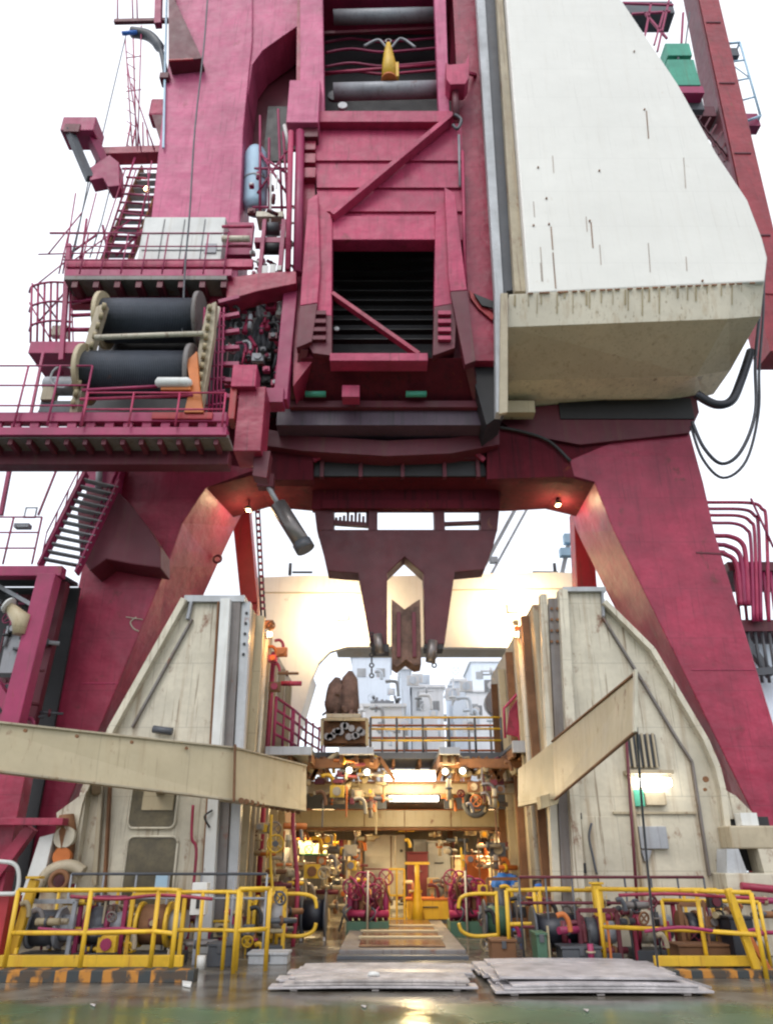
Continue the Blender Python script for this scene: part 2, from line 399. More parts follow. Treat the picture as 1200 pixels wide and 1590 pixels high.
# box bracket on left leg
br = part('bracket_box', MB().pp([(138,756),(178,757),(205,785),(232,820),(250,850),(250,882),(205,876),(165,868),(140,886),(124,862),(120,790)], 18.55, .95), 'maroon', portal, bevel=.03)
part('column_stub', MB().pbox(134, 706, 178, 757, 18.7, .8), 'magenta', portal)
part('pipe', MB().tube([A(157,700,18.5), A(153,758,18.5)], .09, 12), 'light_grey', portal)
# lamps at the leg tops
for px, py, tx, ty, lab in ((352,752,352,800,'small floodlight under the beam lighting the top of the left leg'), (897,733,905,780,'small floodlight under the beam lighting the top of the right leg')):
    pos = A(px, py+12, 20.7)
    s = 1 if px < 600 else -1
    pos = A(386,792,21.0) if s > 0 else A(866,784,21.0)
    t = thing('floodlight', lab, 'lamp', pos, 'floodlights under the crane')
    part('housing', MB().box(pos.x-.08, pos.x+.08, pos.y-.12, pos.y+.12, pos.z, pos.z+.1), 'dark_grey', t)
    part('lens', MB().box(pos.x-.06, pos.x+.06, pos.y-.1, pos.y+.1, pos.z-.015, pos.z-.002), 'warm_glow', t)
    part('bracket', MB().bar(pos+Vector((0,0,.1)), pos+Vector((0,0,.5)), .04), 'maroon', t)
    lamp_light('POINT', pos+Vector((0,0,-.12)), 60, (1,.72,.38), .2)

# ================================================================== CENTRAL TOWER
tw = thing('crane_tower', 'tall pale pink and red crane house with open roller bay and dark doorway', 'crane house', A(600,660,17.5))
YT = 17.0
# body behind the front, closed box with two openings: build from pieces
part('body', MB().pp([(470,-60),(740,-60),(752,372),(765,560),(760,660),(440,660),(455,560),(470,372)], 19.6, 1.6), 'maroon', tw)
part('side_wall', MB().pp([(462,-60),(476,-60),(492,372),(486,560),(455,600),(458,372)], YT+.1, 2.5), 'red', tw)
part('side_wall', MB().pp([(700,-60),(738,-60),(772,430),(775,560),(730,560),(722,372)], YT+.3, 2.3), 'red', tw)
part('roof_panel', MB().pp([(462,-60),(738,-60),(738,-40),(462,-40)], YT+.1, 2.6), 'pink', tw)
# siding with laps
for i, (ya, yb, xl, xr) in enumerate(((192,249,488,716),(251,291,490,718),(293,328,492,720),(330,372,494,721))):
    part('panel', MB().prism([A(xl,ya,YT+.06), A(xr,ya,YT+.06), A(xr+3,yb,YT-.02), A(xl+2,yb,YT-.02)], (0,.1,0)), 'pink', tw)
part('bay_floor', MB().pbox(488, 172, 700, 189, YT-.25, 1.2), 'pink', tw, bevel=.015)
part('sill_shadow_strip', MB().pbox(492, 184, 705, 193, YT-.02, .1), 'maroon', tw)  # maroon strip painted as the shadow below the bay floor
part('bay_post', MB().pp([(466,-60),(500,-60),(504,190),(466,190)], YT-.1, .5), 'glare_pink', tw, bevel=.02)
part('bay_post', MB().pp([(672,-60),(690,-60),(698,190),(682,190)], YT-.1, .5), 'glare_pink', tw, bevel=.02)
part('diagonal_brace', MB().bar(A(703,182,YT-.22), A(516,338,YT-.22), .16, .36, (0,1,0)), 'pink', tw, bevel=.01)
# doorway
part('lintel', MB().pbox(508, 335, 676, 372, YT-.12, .5), 'pink', tw, bevel=.02)
part('door_frame', MB().pp([(494,318),(516,335),(515,490),(486,490)], YT-.2, .5), 'pink', tw, bevel=.02)
part('door_frame', MB().pp([(486,490.5),(515,490.5),(515,552),(486,548),(470,520),(482,500)], YT-.19, .48), 'maroon', tw)  # lower half of the frame in maroon: shade painted in
part('door_frame', MB().pp([(676,330),(704,300),(710,400),(709,470),(674,476)], YT-.2, .5), 'pink', tw, bevel=.02)
part('door_frame', MB().pp([(674,476.5),(709,470.5),(706,540),(672,552)], YT-.19, .48), 'maroon', tw)  # shaded half of the right frame, painted maroon
part('frame_leg', MB().pp([(478,310),(494,300),(497,420),(493,470),(466,474),(468,440)], YT-.35, .3), 'pink', tw, bevel=.02)
part('frame_leg', MB().pp([(466,475),(493,471),(484,530),(460,540)], YT-.34, .28), 'maroon', tw)  # shaded lower end of the leg, maroon instead of pink
part('frame_leg', MB().pp([(690,290),(706,300),(722,430),(725,450),(699,452),(696,430)], YT-.35, .3), 'pink', tw, bevel=.02)
part('frame_leg', MB().pp([(699,453),(725,451),(738,560),(722,566)], YT-.34, .28), 'maroon', tw)  # same painted shade on the right leg
part('sill_beam', MB().pbox(512, 548, 664, 560, YT-.3, .5), 'pink', tw, bevel=.015)
part('diagonal_brace', MB().bar(A(516,458,YT-.1), A(650,552,YT-.1), .12, .24, (0,1,0)), 'red', tw)
louv = MB()
for i in range(11):
    y = 380 + i*15; louv.bar(A(516,y,YT+1.6), A(674,y,YT+1.6), .25, .04)
part('louvre_slats', louv, 'louver', tw)
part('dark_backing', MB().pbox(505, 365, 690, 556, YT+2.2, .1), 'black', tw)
part('wall_lamp', MB().disc(A(523,511,YT+.3), (0,1,0), .07, .06), 'light_grey', tw)
for y in (482, 495, 508, 521):
    part('bracket', MB().pbox(478, y, 506, y+6, YT-.32, .15), 'maroon', tw)
    part('bracket', MB().pbox(680, y, 700, y+6, YT-.32, .15), 'pink', tw)
# lower tapering body, faces the deck
lo = MB().add([A(468,556,YT), A(728,556,YT), A(752,660,18.9), A(440,660,18.9), A(468,556,19.6), A(728,556,19.6), A(752,655,19.6), A(440,655,19.6)],
      [(0,1,2,3),(7,6,5,4),(0,4,5,1),(1,5,6,2),(2,6,7,3),(3,7,4,0)])
part('lower_body', lo, 'shaded_grimy', tw, bevel=.02)  # shade on the downward face is in the colour
part('frame_foot', MB().bar(A(472,540,YT-.1), A(444,650,18.6), .22, .3), 'maroon', tw)  # maroon carries the painted shade down to the feet
part('frame_foot', MB().bar(A(722,540,YT-.1), A(748,650,18.6), .22, .3), 'maroon', tw)
part('lower_lip', MB().pbox(450, 622, 745, 632, 18.0, .9), 'maroon', tw)
for x in (490, 646):
    part('port_light', MB().tube([A(x-16,612,17.75), A(x+16,612,17.75)], .09, 10), 'green', tw)
part('box', MB().pbox(531, 598, 558, 616, 17.3, .4), 'pink', tw)
# roller bay
for ya, yb, Yd in ((14,40,18.0),(126,160,17.6)):
    part('roller', MB().tube([A(518,(ya+yb)/2,Yd), A(680,(ya+yb)/2-4,Yd)], .3 if yb > 100 else .27, 18), 'grey', tw)
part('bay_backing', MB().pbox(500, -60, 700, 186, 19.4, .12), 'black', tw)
for y in (62, 78, 100, 112):
    mbb = MB().tube(spline([A(505,y+4,18.6), A(545,y-2,18.6), A(590,y+3,18.6), A(640,y,18.6), A(684,y-4,18.6)]), .05, 8)
    part('pipe', mbb, 'magenta' if y != 112 else 'pink', tw)
part('cross_bar', MB().tube([A(502,114,17.9), A(684,100,17.9)], .06, 8), 'pink', tw)
part('cross_bar', MB().bar(A(502,52,18.3), A(686,44,18.3), .1, .16), 'maroon', tw)
part('sheave', MB().disc(A(520,150,17.8), (0,1,0), .25, .12), 'dark_grey', tw)
part('sheave', MB().disc(A(532,165,17.4), (0,1,0), .16, .1), 'light_grey', tw)
part('hoop', MB().tube(spline([A(565,72,17.9), A(588,62,17.9), A(604,76,17.9), A(622,60,17.9), A(645,74,17.9)]), .05, 6), 'grey', tw)
buoy = thing('yellow_hook_cover', 'yellow conical hook cover standing in the open roller bay', 'hook', A(604,124,17.4))
part('cone', MB().tube([A(603,68,17.4), A(603,80,17.4), A(604,100,17.4), A(604,122,17.4)], [.08,.16,.25,.27], 14), 'yellow', buoy)
part('collar', MB().disc(A(604,124,17.4), (0,0,1), .28, .08, 14), 'orange', buoy)
part('shackle', MB().ring(A(603,64,17.4), (0,1,0), .1, .03), 'steel', buoy)
part('grip', MB().pbox(613, 96, 619, 118, 17.3, .2), 'yellow', buoy)
# side boxes
part('junction_box', MB().pbox(447, 124, 496, 190, YT-.5, .9), 'glare_pink', tw, bevel=.03)
part('box_lug', MB().pbox(470, 192, 494, 212, YT-.3, .5), 'maroon', tw)
part('bracket_cup', MB().pp([(692,96),(697,100),(722,98),(728,82),(728,120),(722,130),(699,131),(693,122)], YT-.7, .6), 'pink', tw, bevel=.02)
part('bracket_arm', MB().bar(A(722,112,YT-.4), A(742,118,YT+.5), .1), 'pink', tw)
part('cup_pin', MB().tube([A(706,130,YT-.4), A(708,182,YT-.4)], .11, 10), 'maroon', tw)
for x, ya, yb in ((476,215,232),(476,238,252),(478,260,275)):
    part('rib', MB().pbox(462, ya, 490, yb, YT-.15, .3), 'red', tw)
part('vertical_pipe', MB().tube([A(452,205,16.6), A(447,420,16.6)], .09, 8), 'pink', tw)
part('vertical_pipe', MB().tube([A(466,205,16.7), A(462,425,16.7)], .14, 8), 'magenta', tw)
part('vertical_pipe', MB().tube([A(718,235,YT-.25), A(722,440,YT-.25)], .05, 8), 'pink', tw)
part('vertical_pipe', MB().tube([A(712,210,YT-.2), A(714,290,YT-.2)], .04, 8), 'grey', tw)
part('hook', MB().tube(spline([A(706,178,16.5), A(716,186,16.5), A(710,200,16.5), A(703,194,16.5)]), .05, 8), 'dark_grey', tw)
part('torn_flap', MB().pp([(728,450),(750,468),(768,490),(764,497),(742,478),(730,462)], 17.2, .06), 'red_bright', tw, 'loose red strip below the side wall')
part('torn_flap', MB().pp([(735,455),(772,470),(774,480),(748,474)], 17.1, .06), 'black', tw)
part('dark_side', MB().pp([(728,470),(784,480),(782,640),(755,660),(738,600)], 17.6, 1.8), 'black', tw)  # solid black block put in for the shade of the gap

# ducts between tower and white house
dc = thing('vertical_duct', 'light grey vertical duct with dark trunk beside the white housing', 'duct', A(775,640,17.4))
part('duct', MB().pp([(736,-60),(749,-60),(781,450),(779,640),(770,640),(768,450)], 16.6, .35), 'light_grey', dc)
part('cable_trunk', MB().pp([(749,-60),(766,-60),(799,450),(786,452),(784,640),(779,640),(781,450)], 16.7, .4), 'dark_grey', dc)
part('drain_pipe', MB().pp([(767,-60),(776,-60),(816,452),(799,452)], 16.3, .3), 'cream_dirty', dc)

# ================================================================== WHITE MACHINERY HOUSE
wh = thing('machinery_house', 'huge white slab sided housing with khaki sloped underside beside the tower', 'crane housing', A(980,600,18))
part('upper_shell', MB().pp([(779,-80),(905,-80),(965,0),(1052,130),(1112,238),(1160,310),(1183,370),(1191,400),(1187,437),(820,455)], 16.0, 5.0), 'white', wh, bevel=.05)
def house_row(l, r, Y, back=21.0):
    a = A(*l, Y); b = A(*r, Y); return [a, b, Vector((b.x, back, b.z)), Vector((a.x, back, a.z))]
def loft(rows, caps=True):
    mb = MB(); vs = [v for r in rows for v in r]; n = len(rows[0]); fs = []
    if caps: fs += [tuple(range(n)), tuple(range((len(rows)-1)*n+n-1, (len(rows)-1)*n-1, -1))]
    for i in range(len(rows)-1):
        for k in range(n): fs.append((i*n+k, i*n+(k+1) % n, (i+1)*n+(k+1) % n, (i+1)*n+k))
    return mb.add(vs, fs)
def hr(l, ms, r, Y):    # row with left, mid and right points (rounded right corner runs back)
    return [A(*l, Y)] + [A(*p, Yq) for p, Yq in ms] + [A(*r, 20.9), Vector((A(*l, Y).x, 20.9, A(*l, Y).z))]
def hrow(l, ms, Y):      # left end, then successive points of the rounded right corner as (px, py, Y)
    a = A(*l, Y); P = [a]
    for x, y, Yq in ms: P.append(A(x, y, Yq))
    return P + [Vector((P[-1].x, 19.6, P[-1].z)), Vector((a.x, 19.6, a.z))]
r0 = hrow((790,457), [(1140,439.5,16.02),(1186,437.5,16.12)], 16.02)
r1 = hrow((788,508), [(1130,495,16.3),(1180,491,16.5)], 16.3)
r2 = hrow((786,590), [(1080,584,18.0),(1134,574,18.3)], 18.0)
r3 = hrow((780,622), [(1010,618,19.0),(1078,610,19.2)], 19.0)
part('lower_band', loft([r0, r1]), 'white_band', wh, 'stained grey band with rust runs')
part('sloped_underside', loft([[v-Vector((0,0,.004)) for v in r1], r2]), 'soffit', wh)
part('bottom_plate', loft([[v-Vector((0,0,.004)) for v in r2], r3]), 'soffit_light', wh)
part('edge_strip', MB().pp([(777,455),(788,455),(788,640),(775,642)], 15.9, .12), 'cream_dirty', wh)
part('corner_lug', MB().pbox(776, 622, 830, 640, 18.7, .4), 'khaki', wh)
lug = MB()
for x, y in ((828,350),(852,348),(915,343),(848,308),(984,80),(835,260),(930,265),(1000,170),(870,455),(1090,436)): lug.disc(A(x,y,15.98), (0,1,0), .028, .05, 8)
part('fitting', lug, 'rust', wh)
st = MB()
for x, y0, y1 in ((855,352,388),(858,392,448),(917,345,385),(1003,172,215)): st.bar(A(x,y0,15.99), A(x+(y1-y0)*.08,y1,15.99), .03, .012)
for i in range(9):
    x = random.choice([832,838,846,862,880,905,935,968,1010,1060]) + random.uniform(-5,5); y = random.choice([210,250,290,330,395,405]) + random.uniform(-20,20); l = random.uniform(20,70)
    st.bar(A(x,y,15.992), A(x+l*.07,min(y+l,452-(x-820)*.05),15.992), .014, .01)
part('rust_run', st, 'rust', wh)
st = MB()
for i in range(24):
    x = 800+i*15+random.uniform(-6,6); l = random.uniform(.15,.85); a_ = A(x,456-(x-820)*.047,16.0); b_ = A(x,506-(x-820)*.042,16.285); st.bar(a_+Vector((0,-.004,-.02)), a_.lerp(b_,l)+Vector((0,-.004,0)), random.choice([.02,.035,.05]), .008)
part('rust_run', st, 'khaki_dark', wh)
st = MB()
for i in range(26):
    x = 826 + i*13.5 + random.uniform(-4,4); y = 456 - (x-820)*.047
    st.bar(A(x-4,y,15.99), A(x+4,y-.3,15.99), .03, .05)
part('corroded_seam', st, 'rust', wh)
part('dark_gap', MB().pbox(868, 618, 1075, 650, 19.3, 1.), 'black', wh)
part('slew_ring', MB().pp([(760,640),(860,628),(1080,612),(1085,640),(1070,672),(900,690),(800,672)], 19.35, .12), 'maroon', wh)

# hoses hanging on the right
for k, (pts, r) in enumerate((
    ([(1183,380),(1180,470),(1172,560),(1172,640),(1150,700),(1120,720),(1092,695),(1074,655)], .05),
    ([(1186,400),(1184,490),(1178,570),(1177,640),(1158,715),(1122,742),(1090,712),(1072,662)], .04),
    ([(1080,612),(1110,628),(1135,622),(1150,590),(1165,545)], .13))):
    o = part('hydraulic_hose', MB().curve([A(x, y, 17.6+.1*k) for x, y in pts], r), 'rubber', None, loc=A(*pts[0],17.6))
    meta(o, ['black hose loop hanging inner of two below the white housing', 'black hose loop hanging outermost below the white housing', 'thick black hose elbow under the corner of the white housing'][k], 'hose', 'hoses hanging under the white housing')

# red boom at the far right
bm_ = thing('crane_boom', 'long red box girder boom leaning past the white housing', 'boom', A(1192,460,23))
p0 = A(1075,-80,25); p1 = A(1196,470,23)
part('girder', MB().bar(p0, p1, 1.05, .9, (0,1,0)), 'boom_red', bm_, bevel=.03)
part('shadow_side_bar', MB().bar(p0+Vector((-.62,.2,0)), p1+Vector((-.62,.2,0)), .12, 1.2, (0,1,0)), 'maroon', bm_)  # shaded side of the boom put in as a maroon bar
part('edge_pipe', MB().tube([p0+Vector((.68,0,0)), p1+Vector((.68,0,0))], .08, 8), 'dark_grey', bm_)
for i in range(5):
    c = p0.lerp(p1, .12+i*.19); part('web_plate', MB().box(c.x-.45, c.x+.3, c.y-.50, c.y-.44, c.z-.04, c.z+.04), 'maroon', bm_)
part('girder_base', MB().pbox(1180, 430, 1225, 545, 22.6, 1.2), 'boom_red', bm_)
bl = thing('boom_lattice', 'dark purple lattice and walkway beside the top of the red boom', 'walkway', A(1060,160,24))
mb = MB()
for a, b in (((965,5),(1045,8)),((1010,5),(1000,60)),((1038,0),(1020,80)),((980,22),(1040,18)),((1060,20),(1056,90)),((1030,18),(1015,70)),((1000,20),(1035,60))): mb.bar(A(*a,23), A(*b,23), .1)
part('lattice', mb, 'magenta', bl)
part('floor', MB().pbox(968, 2, 1045, 20, 23.5, 1), 'dark_grey', bl)
mb = MB()
for i in range(8):
    x = 1064+i*9; y = 165+i*11; mb.bar(A(x,y,23.4), A(x+18,y+26,23.4), .12).bar(A(x+20,y-4,23.4), A(x+6,y+20,23.4), .08)
mb.pbox(1062, 165, 1110, 180, 23.6, 1)
part('walkway_frame', mb, 'maroon', bl)
gc = thing('green_cabinets', 'two green electrical cabinets stacked beside the red boom', 'cabinet', A(1060,135,22.5))
part('cabinet', MB().pbox(1034, 67, 1072, 86, 22.5, .7), 'green', gc, bevel=.02)
part('cabinet', MB().pbox(1040, 92, 1082, 132, 22.5, .7), 'green', gc, bevel=.02)
part('ledge', MB().pbox(1044, 134, 1092, 144, 22.3, 1), 'magenta', gc)
part('support', MB().pbox(1062, 144, 1090, 170, 22.8, .3).bar(A(1070,20,22.6), A(1064,67,22.6), .06).bar(A(1052,86,22.6), A(1052,93,22.6), .1), 'dark_grey', gc)
bs = thing('access_basket', 'pale blue tubular access basket hanging outside the red boom', 'basket', A(1155,190,24))
mb = MB()
P = [(1122,68),(1148,66),(1180,180),(1158,188)]
for Yd in (24, 24.9):
    q = [A(x,y,Yd) for x,y in P]
    for i in range(4): mb.tube([q[i], q[(i+1)%4]], .06, 6)
    for t_ in (.25,.5,.75): mb.tube([q[0].lerp(q[3],t_), q[1].lerp(q[2],t_)], .045, 6)
    mb.tube([q[0].lerp(q[3],.25), q[1].lerp(q[2],.5)], .03, 6)
for x,y in P: mb.tube([A(x,y,24), A(x,y,24)+Vector((0,.9,0))], .05, 6)
part('frame', mb, 'pale_blue', bs)
part('foot_box', MB().pbox(1155, 176, 1178, 195, 24.2, .5), 'magenta', bs)
part('lamp_head', MB().pbox(1128, 74, 1146, 86, 23.9, .3), 'dark_grey', bs)
mb = MB().bar(A(1110,135,24.3), A(1142,128,24.3), .08).bar(A(1125,185,24.3), A(1160,180,24.3), .08)
part('arm', mb, 'dark_grey', bs)

# bent pink pipes & platforms outside right leg
pr = thing('vent_pipe_rack', 'rack of bent pink vent pipes beside the right leg', 'pipes', A(1170,870,20.8))
for k, (x0, y0, xc, yb) in enumerate(((1096,780,1190,905),(1098,790,1178,905),(1104,800,1172,905),(1108,812,1166,905),(1112,832,1158,880),(1118,846,1152,880),(1124,858,1146,880))):
    part('pipe', MB().curve([A(x0-25,y0-2,20.6), A(x0,y0,20.6), A(xc-26,y0+1,20.6), A(xc-8,y0+10,20.6), A(xc-1,y0+32,20.6), A(xc+3,yb+60,20.6)], .055 if k < 4 else .075), 'magenta' if k % 2 else 'pink', pr)
part('tie_bar', MB().tube([A(1165,774,20.5), A(1200,850,20.5)], .04, 6), 'magenta', pr)
rp = thing('side_platform', 'maroon two level side platform with louvres beyond the right leg', 'platform', A(1185,1050,21))
part('upper_deck', MB().pbox(1130, 872, 1290, 886, 20.8, 2), 'maroon', rp)
part('lower_deck', MB().pbox(1148, 962, 1290, 980, 20.8, 2), 'maroon', rp)
mb = MB()
for i in range(9): mb.tube([A(1140+i*11,886,20.9), A(1148+i*11,962,20.9)], .05, 6)
part('balusters', mb, 'magenta', rp)
mb = MB()
for i in range(5): mb.tube([A(1160+i*11,980,20.9), A(1172+i*11,1060,20.9)], .05, 6)
mb.bar(A(1150,985,21), A(1196,1050,21), .2).bar(A(1165,1045,20.9), A(1215,1040,20.9), .2)
part('lower_frame', mb, 'dark_grey', rp)
part('cylinder_light', MB().tube([A(1150,905,21.2), A(1200,900,21.2)], .14, 10), 'light_grey', rp)
part('louvre', MB().pbox(1175, 1000, 1260, 1240, 21.4, 1), 'far_blue', rp)

# ================================================================== LEFT COLUMN
lc = thing('left_mast_column', 'tall pale pink square column left of the crane house', 'column', A(300,460,18))
part('shaft', MB().pp([(268,-80),(392,-80),(392,60),(378,200),(368,460),(222,460),(236,330),(252,180),(262,90)], 17.8, 1.6), 'glare_pink', lc, bevel=.03)
part('gusset', MB().pp([(262,-60),(272,0),(314,90),(262,96)], 17.3, .5), 'maroon', lc)
part('head_beam', MB().pp([(385,-80),(470,-80),(470,35),(436,58),(408,78),(392,100),(385,150)], 17.9, 1.4), 'glare_pink', lc, bevel=.02)
part('arch_back', MB().pp([(380,-60),(470,-60),(470,230),(440,235),(380,240)], 19.35, .12), 'maroon', lc)
part('gusset_edge', MB().bar(A(262,94,17.2), A(300,92,17.2), .06), 'red_bright', lc)
cy = thing('air_receiver', 'pale blue grey upright tank between column and crane house', 'tank', A(398,330,18.6))
part('shell', MB().tube([A(398,235,18.4), A(398,245,18.4), A(396,318,18.4), A(396,328,18.4)], [.3,.42,.42,.3], 20), 'pale_blue', cy)
part('band', MB().disc(A(397,285,18.4), (0,0,1), .44, .06, 20), 'grey', cy)
# rope
wr = part('hoist_wire', MB().curve([A(326,-60,16.2), A(318,60,16.2), A(303,200,16.2), A(295,330,16.2), A(288,410,16.2), A(283,520,16.2)], .028), 'dark_grey', None, loc=A(283,520,16.2))
meta(wr, 'thin dark wire running down the front of the pink column', 'wire')
# clutter between column and house
tr = thing('service_gantry', 'tangled pink pipes and small white lamp platform between column and crane house', 'gantry', A(420,430,17))
mb = MB()
for a, b in (((395,262),(450,262)),((404,180),(404,330)),((418,215),(418,330)),((432,170),(438,330)),((400,300),(445,235)),((404,236),(445,300)),((392,322),(448,322)),((440,205),(447,330)),((410,245),(446,270))): mb.tube([A(*a,18.0), A(*b,18.0)], .045, 6)
part('pipes', mb, 'magenta', tr)
part('bulkhead', MB().pbox(412, 165, 450, 250, 18.9, .1), 'black', tr)
part('lamp_arm', MB().tube([A(442,195,17.4), A(449,225,17.4)], .07, 8), 'plain_white', tr)
part('small_platform', MB().pbox(398, 328, 440, 336, 17.6, .6), 'cream', tr)
part('stem', MB().tube([A(421,270,17.7), A(420,328,17.7), A(420,350,17.7)], .035, 6), 'plain_white', tr)
part('motor', MB().tube([A(408,356,17.4), A(434,356,17.4)], .22, 12), 'dark_grey', tr)
part('motor', MB().tube([A(406,386,17.4), A(440,386,17.4)], .2, 12), 'black', tr)
part('cross_member', MB().pbox(395, 368, 452, 376, 17.2, .3), 'magenta', tr)
part('post', MB().pbox(404, 340, 410, 425, 17.1, .15), 'magenta', tr)
part('post', MB().pbox(434, 340, 441, 425, 17.1, .15), 'magenta', tr)
part('tank', MB().tube([A(345,371,16.7), A(388,371,16.7)], .1, 12), 'cream', tr)
part('white_tags', MB().pbox(407, 412, 416, 424, 17.0, .05).pbox(419, 410, 428, 424, 17.0, .05).pbox(430, 412, 437, 419, 17.0, .05), 'plain_white', tr)
part('arm', MB().pp([(350,432),(400,424),(460,420),(460,440),(400,452),(352,466)], 16.6, .6), 'red', tr, bevel=.02)
part('rear_dark_backing', MB().pp([(330,440),(470,440),(462,640),(330,640)], 18.6, .3), 'black', tr)  # backing added against the sky, black for the dark interior
mb = MB()
for i in range(34):
    x = random.uniform(370, 438); y = random.uniform(465, 560); mb.tube([A(x,y,17.9), A(x+random.uniform(-18,18), y+random.uniform(10,50), 17.9)], random.uniform(.04,.12), 8)
part('hydraulic_pipes', mb, 'dark_grey', tr)
mb = MB()
for i in range(9):
    x = random.uniform(375, 432); y = random.uniform(470, 545); mb.tube([A(x,y,17.6), A(x+random.uniform(-10,10), y+random.uniform(6,30), 17.6)], random.uniform(.03,.09), 8)
part('valve_blocks', mb, 'pink', tr)
part('white_tank', MB().tube([A(436,472,17.5), A(434,492,17.5)], .12, 10), 'plain_white', tr)
part('side_girder', MB().pp([(440,455),(462,450),(446,620),(424,620)], 16.9, .5), 'magenta', tr, bevel=.02)
part('foot', MB().pbox(404, 602, 440, 624, 16.8, .5), 'magenta', tr)
pb = thing('pendant_box', 'pink topped maroon box hanging right of the winch platform', 'box', A(390,700,16))
part('cap', MB().pbox(360, 566, 398, 600, 15.9, .6), 'pink', pb, bevel=.02)
part('body', MB().pbox(367, 600, 409, 700, 16.1, .9), 'red', pb, bevel=.02)
part('side', MB().pbox(356, 600, 366, 650, 16.0, .5), 'red_bright', pb)
part('hanger', MB().pp([(395,700),(420,700),(414,742),(392,738)], 16.4, .4), 'maroon', pb)
dg = thing('damper_cylinder', 'grey hydraulic cylinder slanting down below the beam', 'cylinder', A(470,850,18.6))
part('rod', MB().tube([A(412,748,18.6), A(436,790,18.6)], .07, 10), 'light_grey', dg)
part('barrel', MB().tube([A(432,784,18.6), A(472,848,18.6)], .24, 14), 'steel', dg)
part('end_cap', MB().tube([A(468,842,18.6), A(475,854,18.6)], .27, 14), 'dark_grey', dg)
part('bracket', MB().pbox(400, 735, 425, 755, 18.5, .3), 'maroon', dg)

# ================================================================== UPPER LEFT PLATFORM + CABINET + WINCH
up = thing('upper_platform', 'pink steel platform carrying the grey cabinet above the winch', 'platform', A(230,460,17))
z = A(240,425,16.6).z
part('fascia', MB().pbox(104, 402, 392, 414, 16.5, .15), 'pink', up)
part('fascia', MB().pbox(104, 418, 360, 428, 16.4, .2), 'magenta', up)
part('floor', MB().pbox(100, 428, 352, 434, 16.4, .7), 'web_grey', up)
for i in range(8):
    x = 112+i*33; part('joist', MB().pbox(x, 434, x+9, 446, 16.45, .6), 'maroon', up)
part('beam', MB().pbox(110, 452, 350, 472, 17.12, .3), 'red', up)
part('end_fascia', MB().pbox(350, 345, 392, 395, 17.5, .2), 'magenta', up)
for i, (x0,x1) in enumerate(((345,392),(352,392))): part('side_rail', MB().tube([A(x0,352+i*30,16.9), A(x1,352+i*30,16.9)], .05, 8), 'pink', up)
cab = thing('switch_cabinet', 'pale grey cabinet with panel lines on the upper platform', 'cabinet', A(282,414,17.0))
part('body', MB().pbox(218, 337, 346, 416, 17.0, .7), 'plain_white', cab, bevel=.02)
for x in (250, 282, 314): part('door_seam', MB().pbox(x-.7, 340, x+.7, 412, 16.98, .015), 'dark_grey', cab)
for y in (362, 388): part('door_seam', MB().pbox(220, y-.7, 344, y+.7, 16.98, .015), 'dark_grey', cab)
part('bracket', MB().pbox(318, 378, 336, 392, 16.95, .04), 'grey', cab)
F0 = A(92,425,16.4); F1 = A(350,405,16.4); F1.z = F0.z
railing('platform_railing', 'thin magenta railing in front of the grey cabinet', lin(F0, F1, 9), A(92,362,16.4).z-F0.z, 3, 'magenta', .02, 'railings on the left platforms')
# winch
wn = thing('rope_winch', 'double drum rope winch with dark drums and tan rope rims', 'winch', A(220,640,16.2))
cA0, cA1 = A(162,498,16.5), A(312,494,16.5); cA1.z = cA0.z
cB0, cB1 = A(134,582,15.9), A(300,578,15.9); cB1.z = cB0.z
part('upper_drum', MB().tube([cA0, cA1], .62, 32), 'drum', wn)
part('lower_drum', MB().tube([cB0, cB1], .62, 32), 'drum', wn)
part('backing', MB().pbox(150, 470, 335, 640, 17.4, .2), 'black', wn)
for nm, c in (('upper_flange', cA0),('upper_flange', cA1),('lower_flange', cB0),('lower_flange', cB1)):
    part(nm, MB().disc(c, (1,0,0), .80, .12, 28), 'khaki' if c in (cA0, cB0) else 'web_grey', wn)
part('side_frame', MB().pp([(165,470),(150,476),(136,520),(120,580),(108,640),(120,640),(134,580),(150,520)], 15.6, .25), 'cream_dirty', wn)
part('side_frame', MB().pp([(336,468),(322,474),(312,520),(302,580),(296,640),(312,640),(322,580),(332,520)], 15.5, .25), 'cream_dirty', wn)
mb = MB()
for i in range(11):
    t_ = i/10; mb.disc(A(162-48*t_, 476+150*t_, 15.5), (1,.4,0), .1, .1, 8); mb.disc(A(326-20*t_, 478+150*t_, 15.4), (1,.4,0), .09, .1, 8)
part('bolt_heads', mb, 'khaki_dark', wn)
part('tie_bar', MB().tube([A(148,524,15.4), A(316,518,15.4)], .07, 10), 'cream', wn)
part('tie_bar', MB().tube([A(128,606,15.2), A(245,600,15.2)], .04, 8), 'magenta', wn)
part('tie_bar', MB().tube([A(125,620,15.2), A(300,614,15.2)], .04, 8), 'pink', wn)
part('tank', MB().tube([A(242,594,15.1), A(246,594,15.1), A(292,594,15.1), A(298,594,15.1)], [.06,.13,.13,.06], 14), 'plain_white', wn)
part('tank_saddle', MB().pbox(250, 600, 296, 605, 15.1, .2), 'orange', wn)
part('orange_stand', MB().pp([(290,560),(306,545),(310,600),(316,640),(286,640),(296,600)], 15.2, .15), 'orange', wn)
part('orange_base', MB().pbox(236, 640, 330, 650, 15.25, .3), 'red_bright', wn)
mb = MB()
for k in range(6): mb.tube([A(318+k*6,478,16.0), A(312+k*6,640,16.0)], .03, 6)
for k in range(8): mb.tube([A(318,490+k*20,16.0), A(350,486+k*20,16.0)], .03, 6)
part('ladder_cage', mb, 'magenta', wn)
part('cream_pipe', MB().tube([A(338,478,15.8), A(328,530,15.8)], .08, 8), 'cream', wn)
mb = MB()
for k in range(7): mb.bar(A(340,470+k*24,16.2), A(372,462+k*26,16.2), .12)
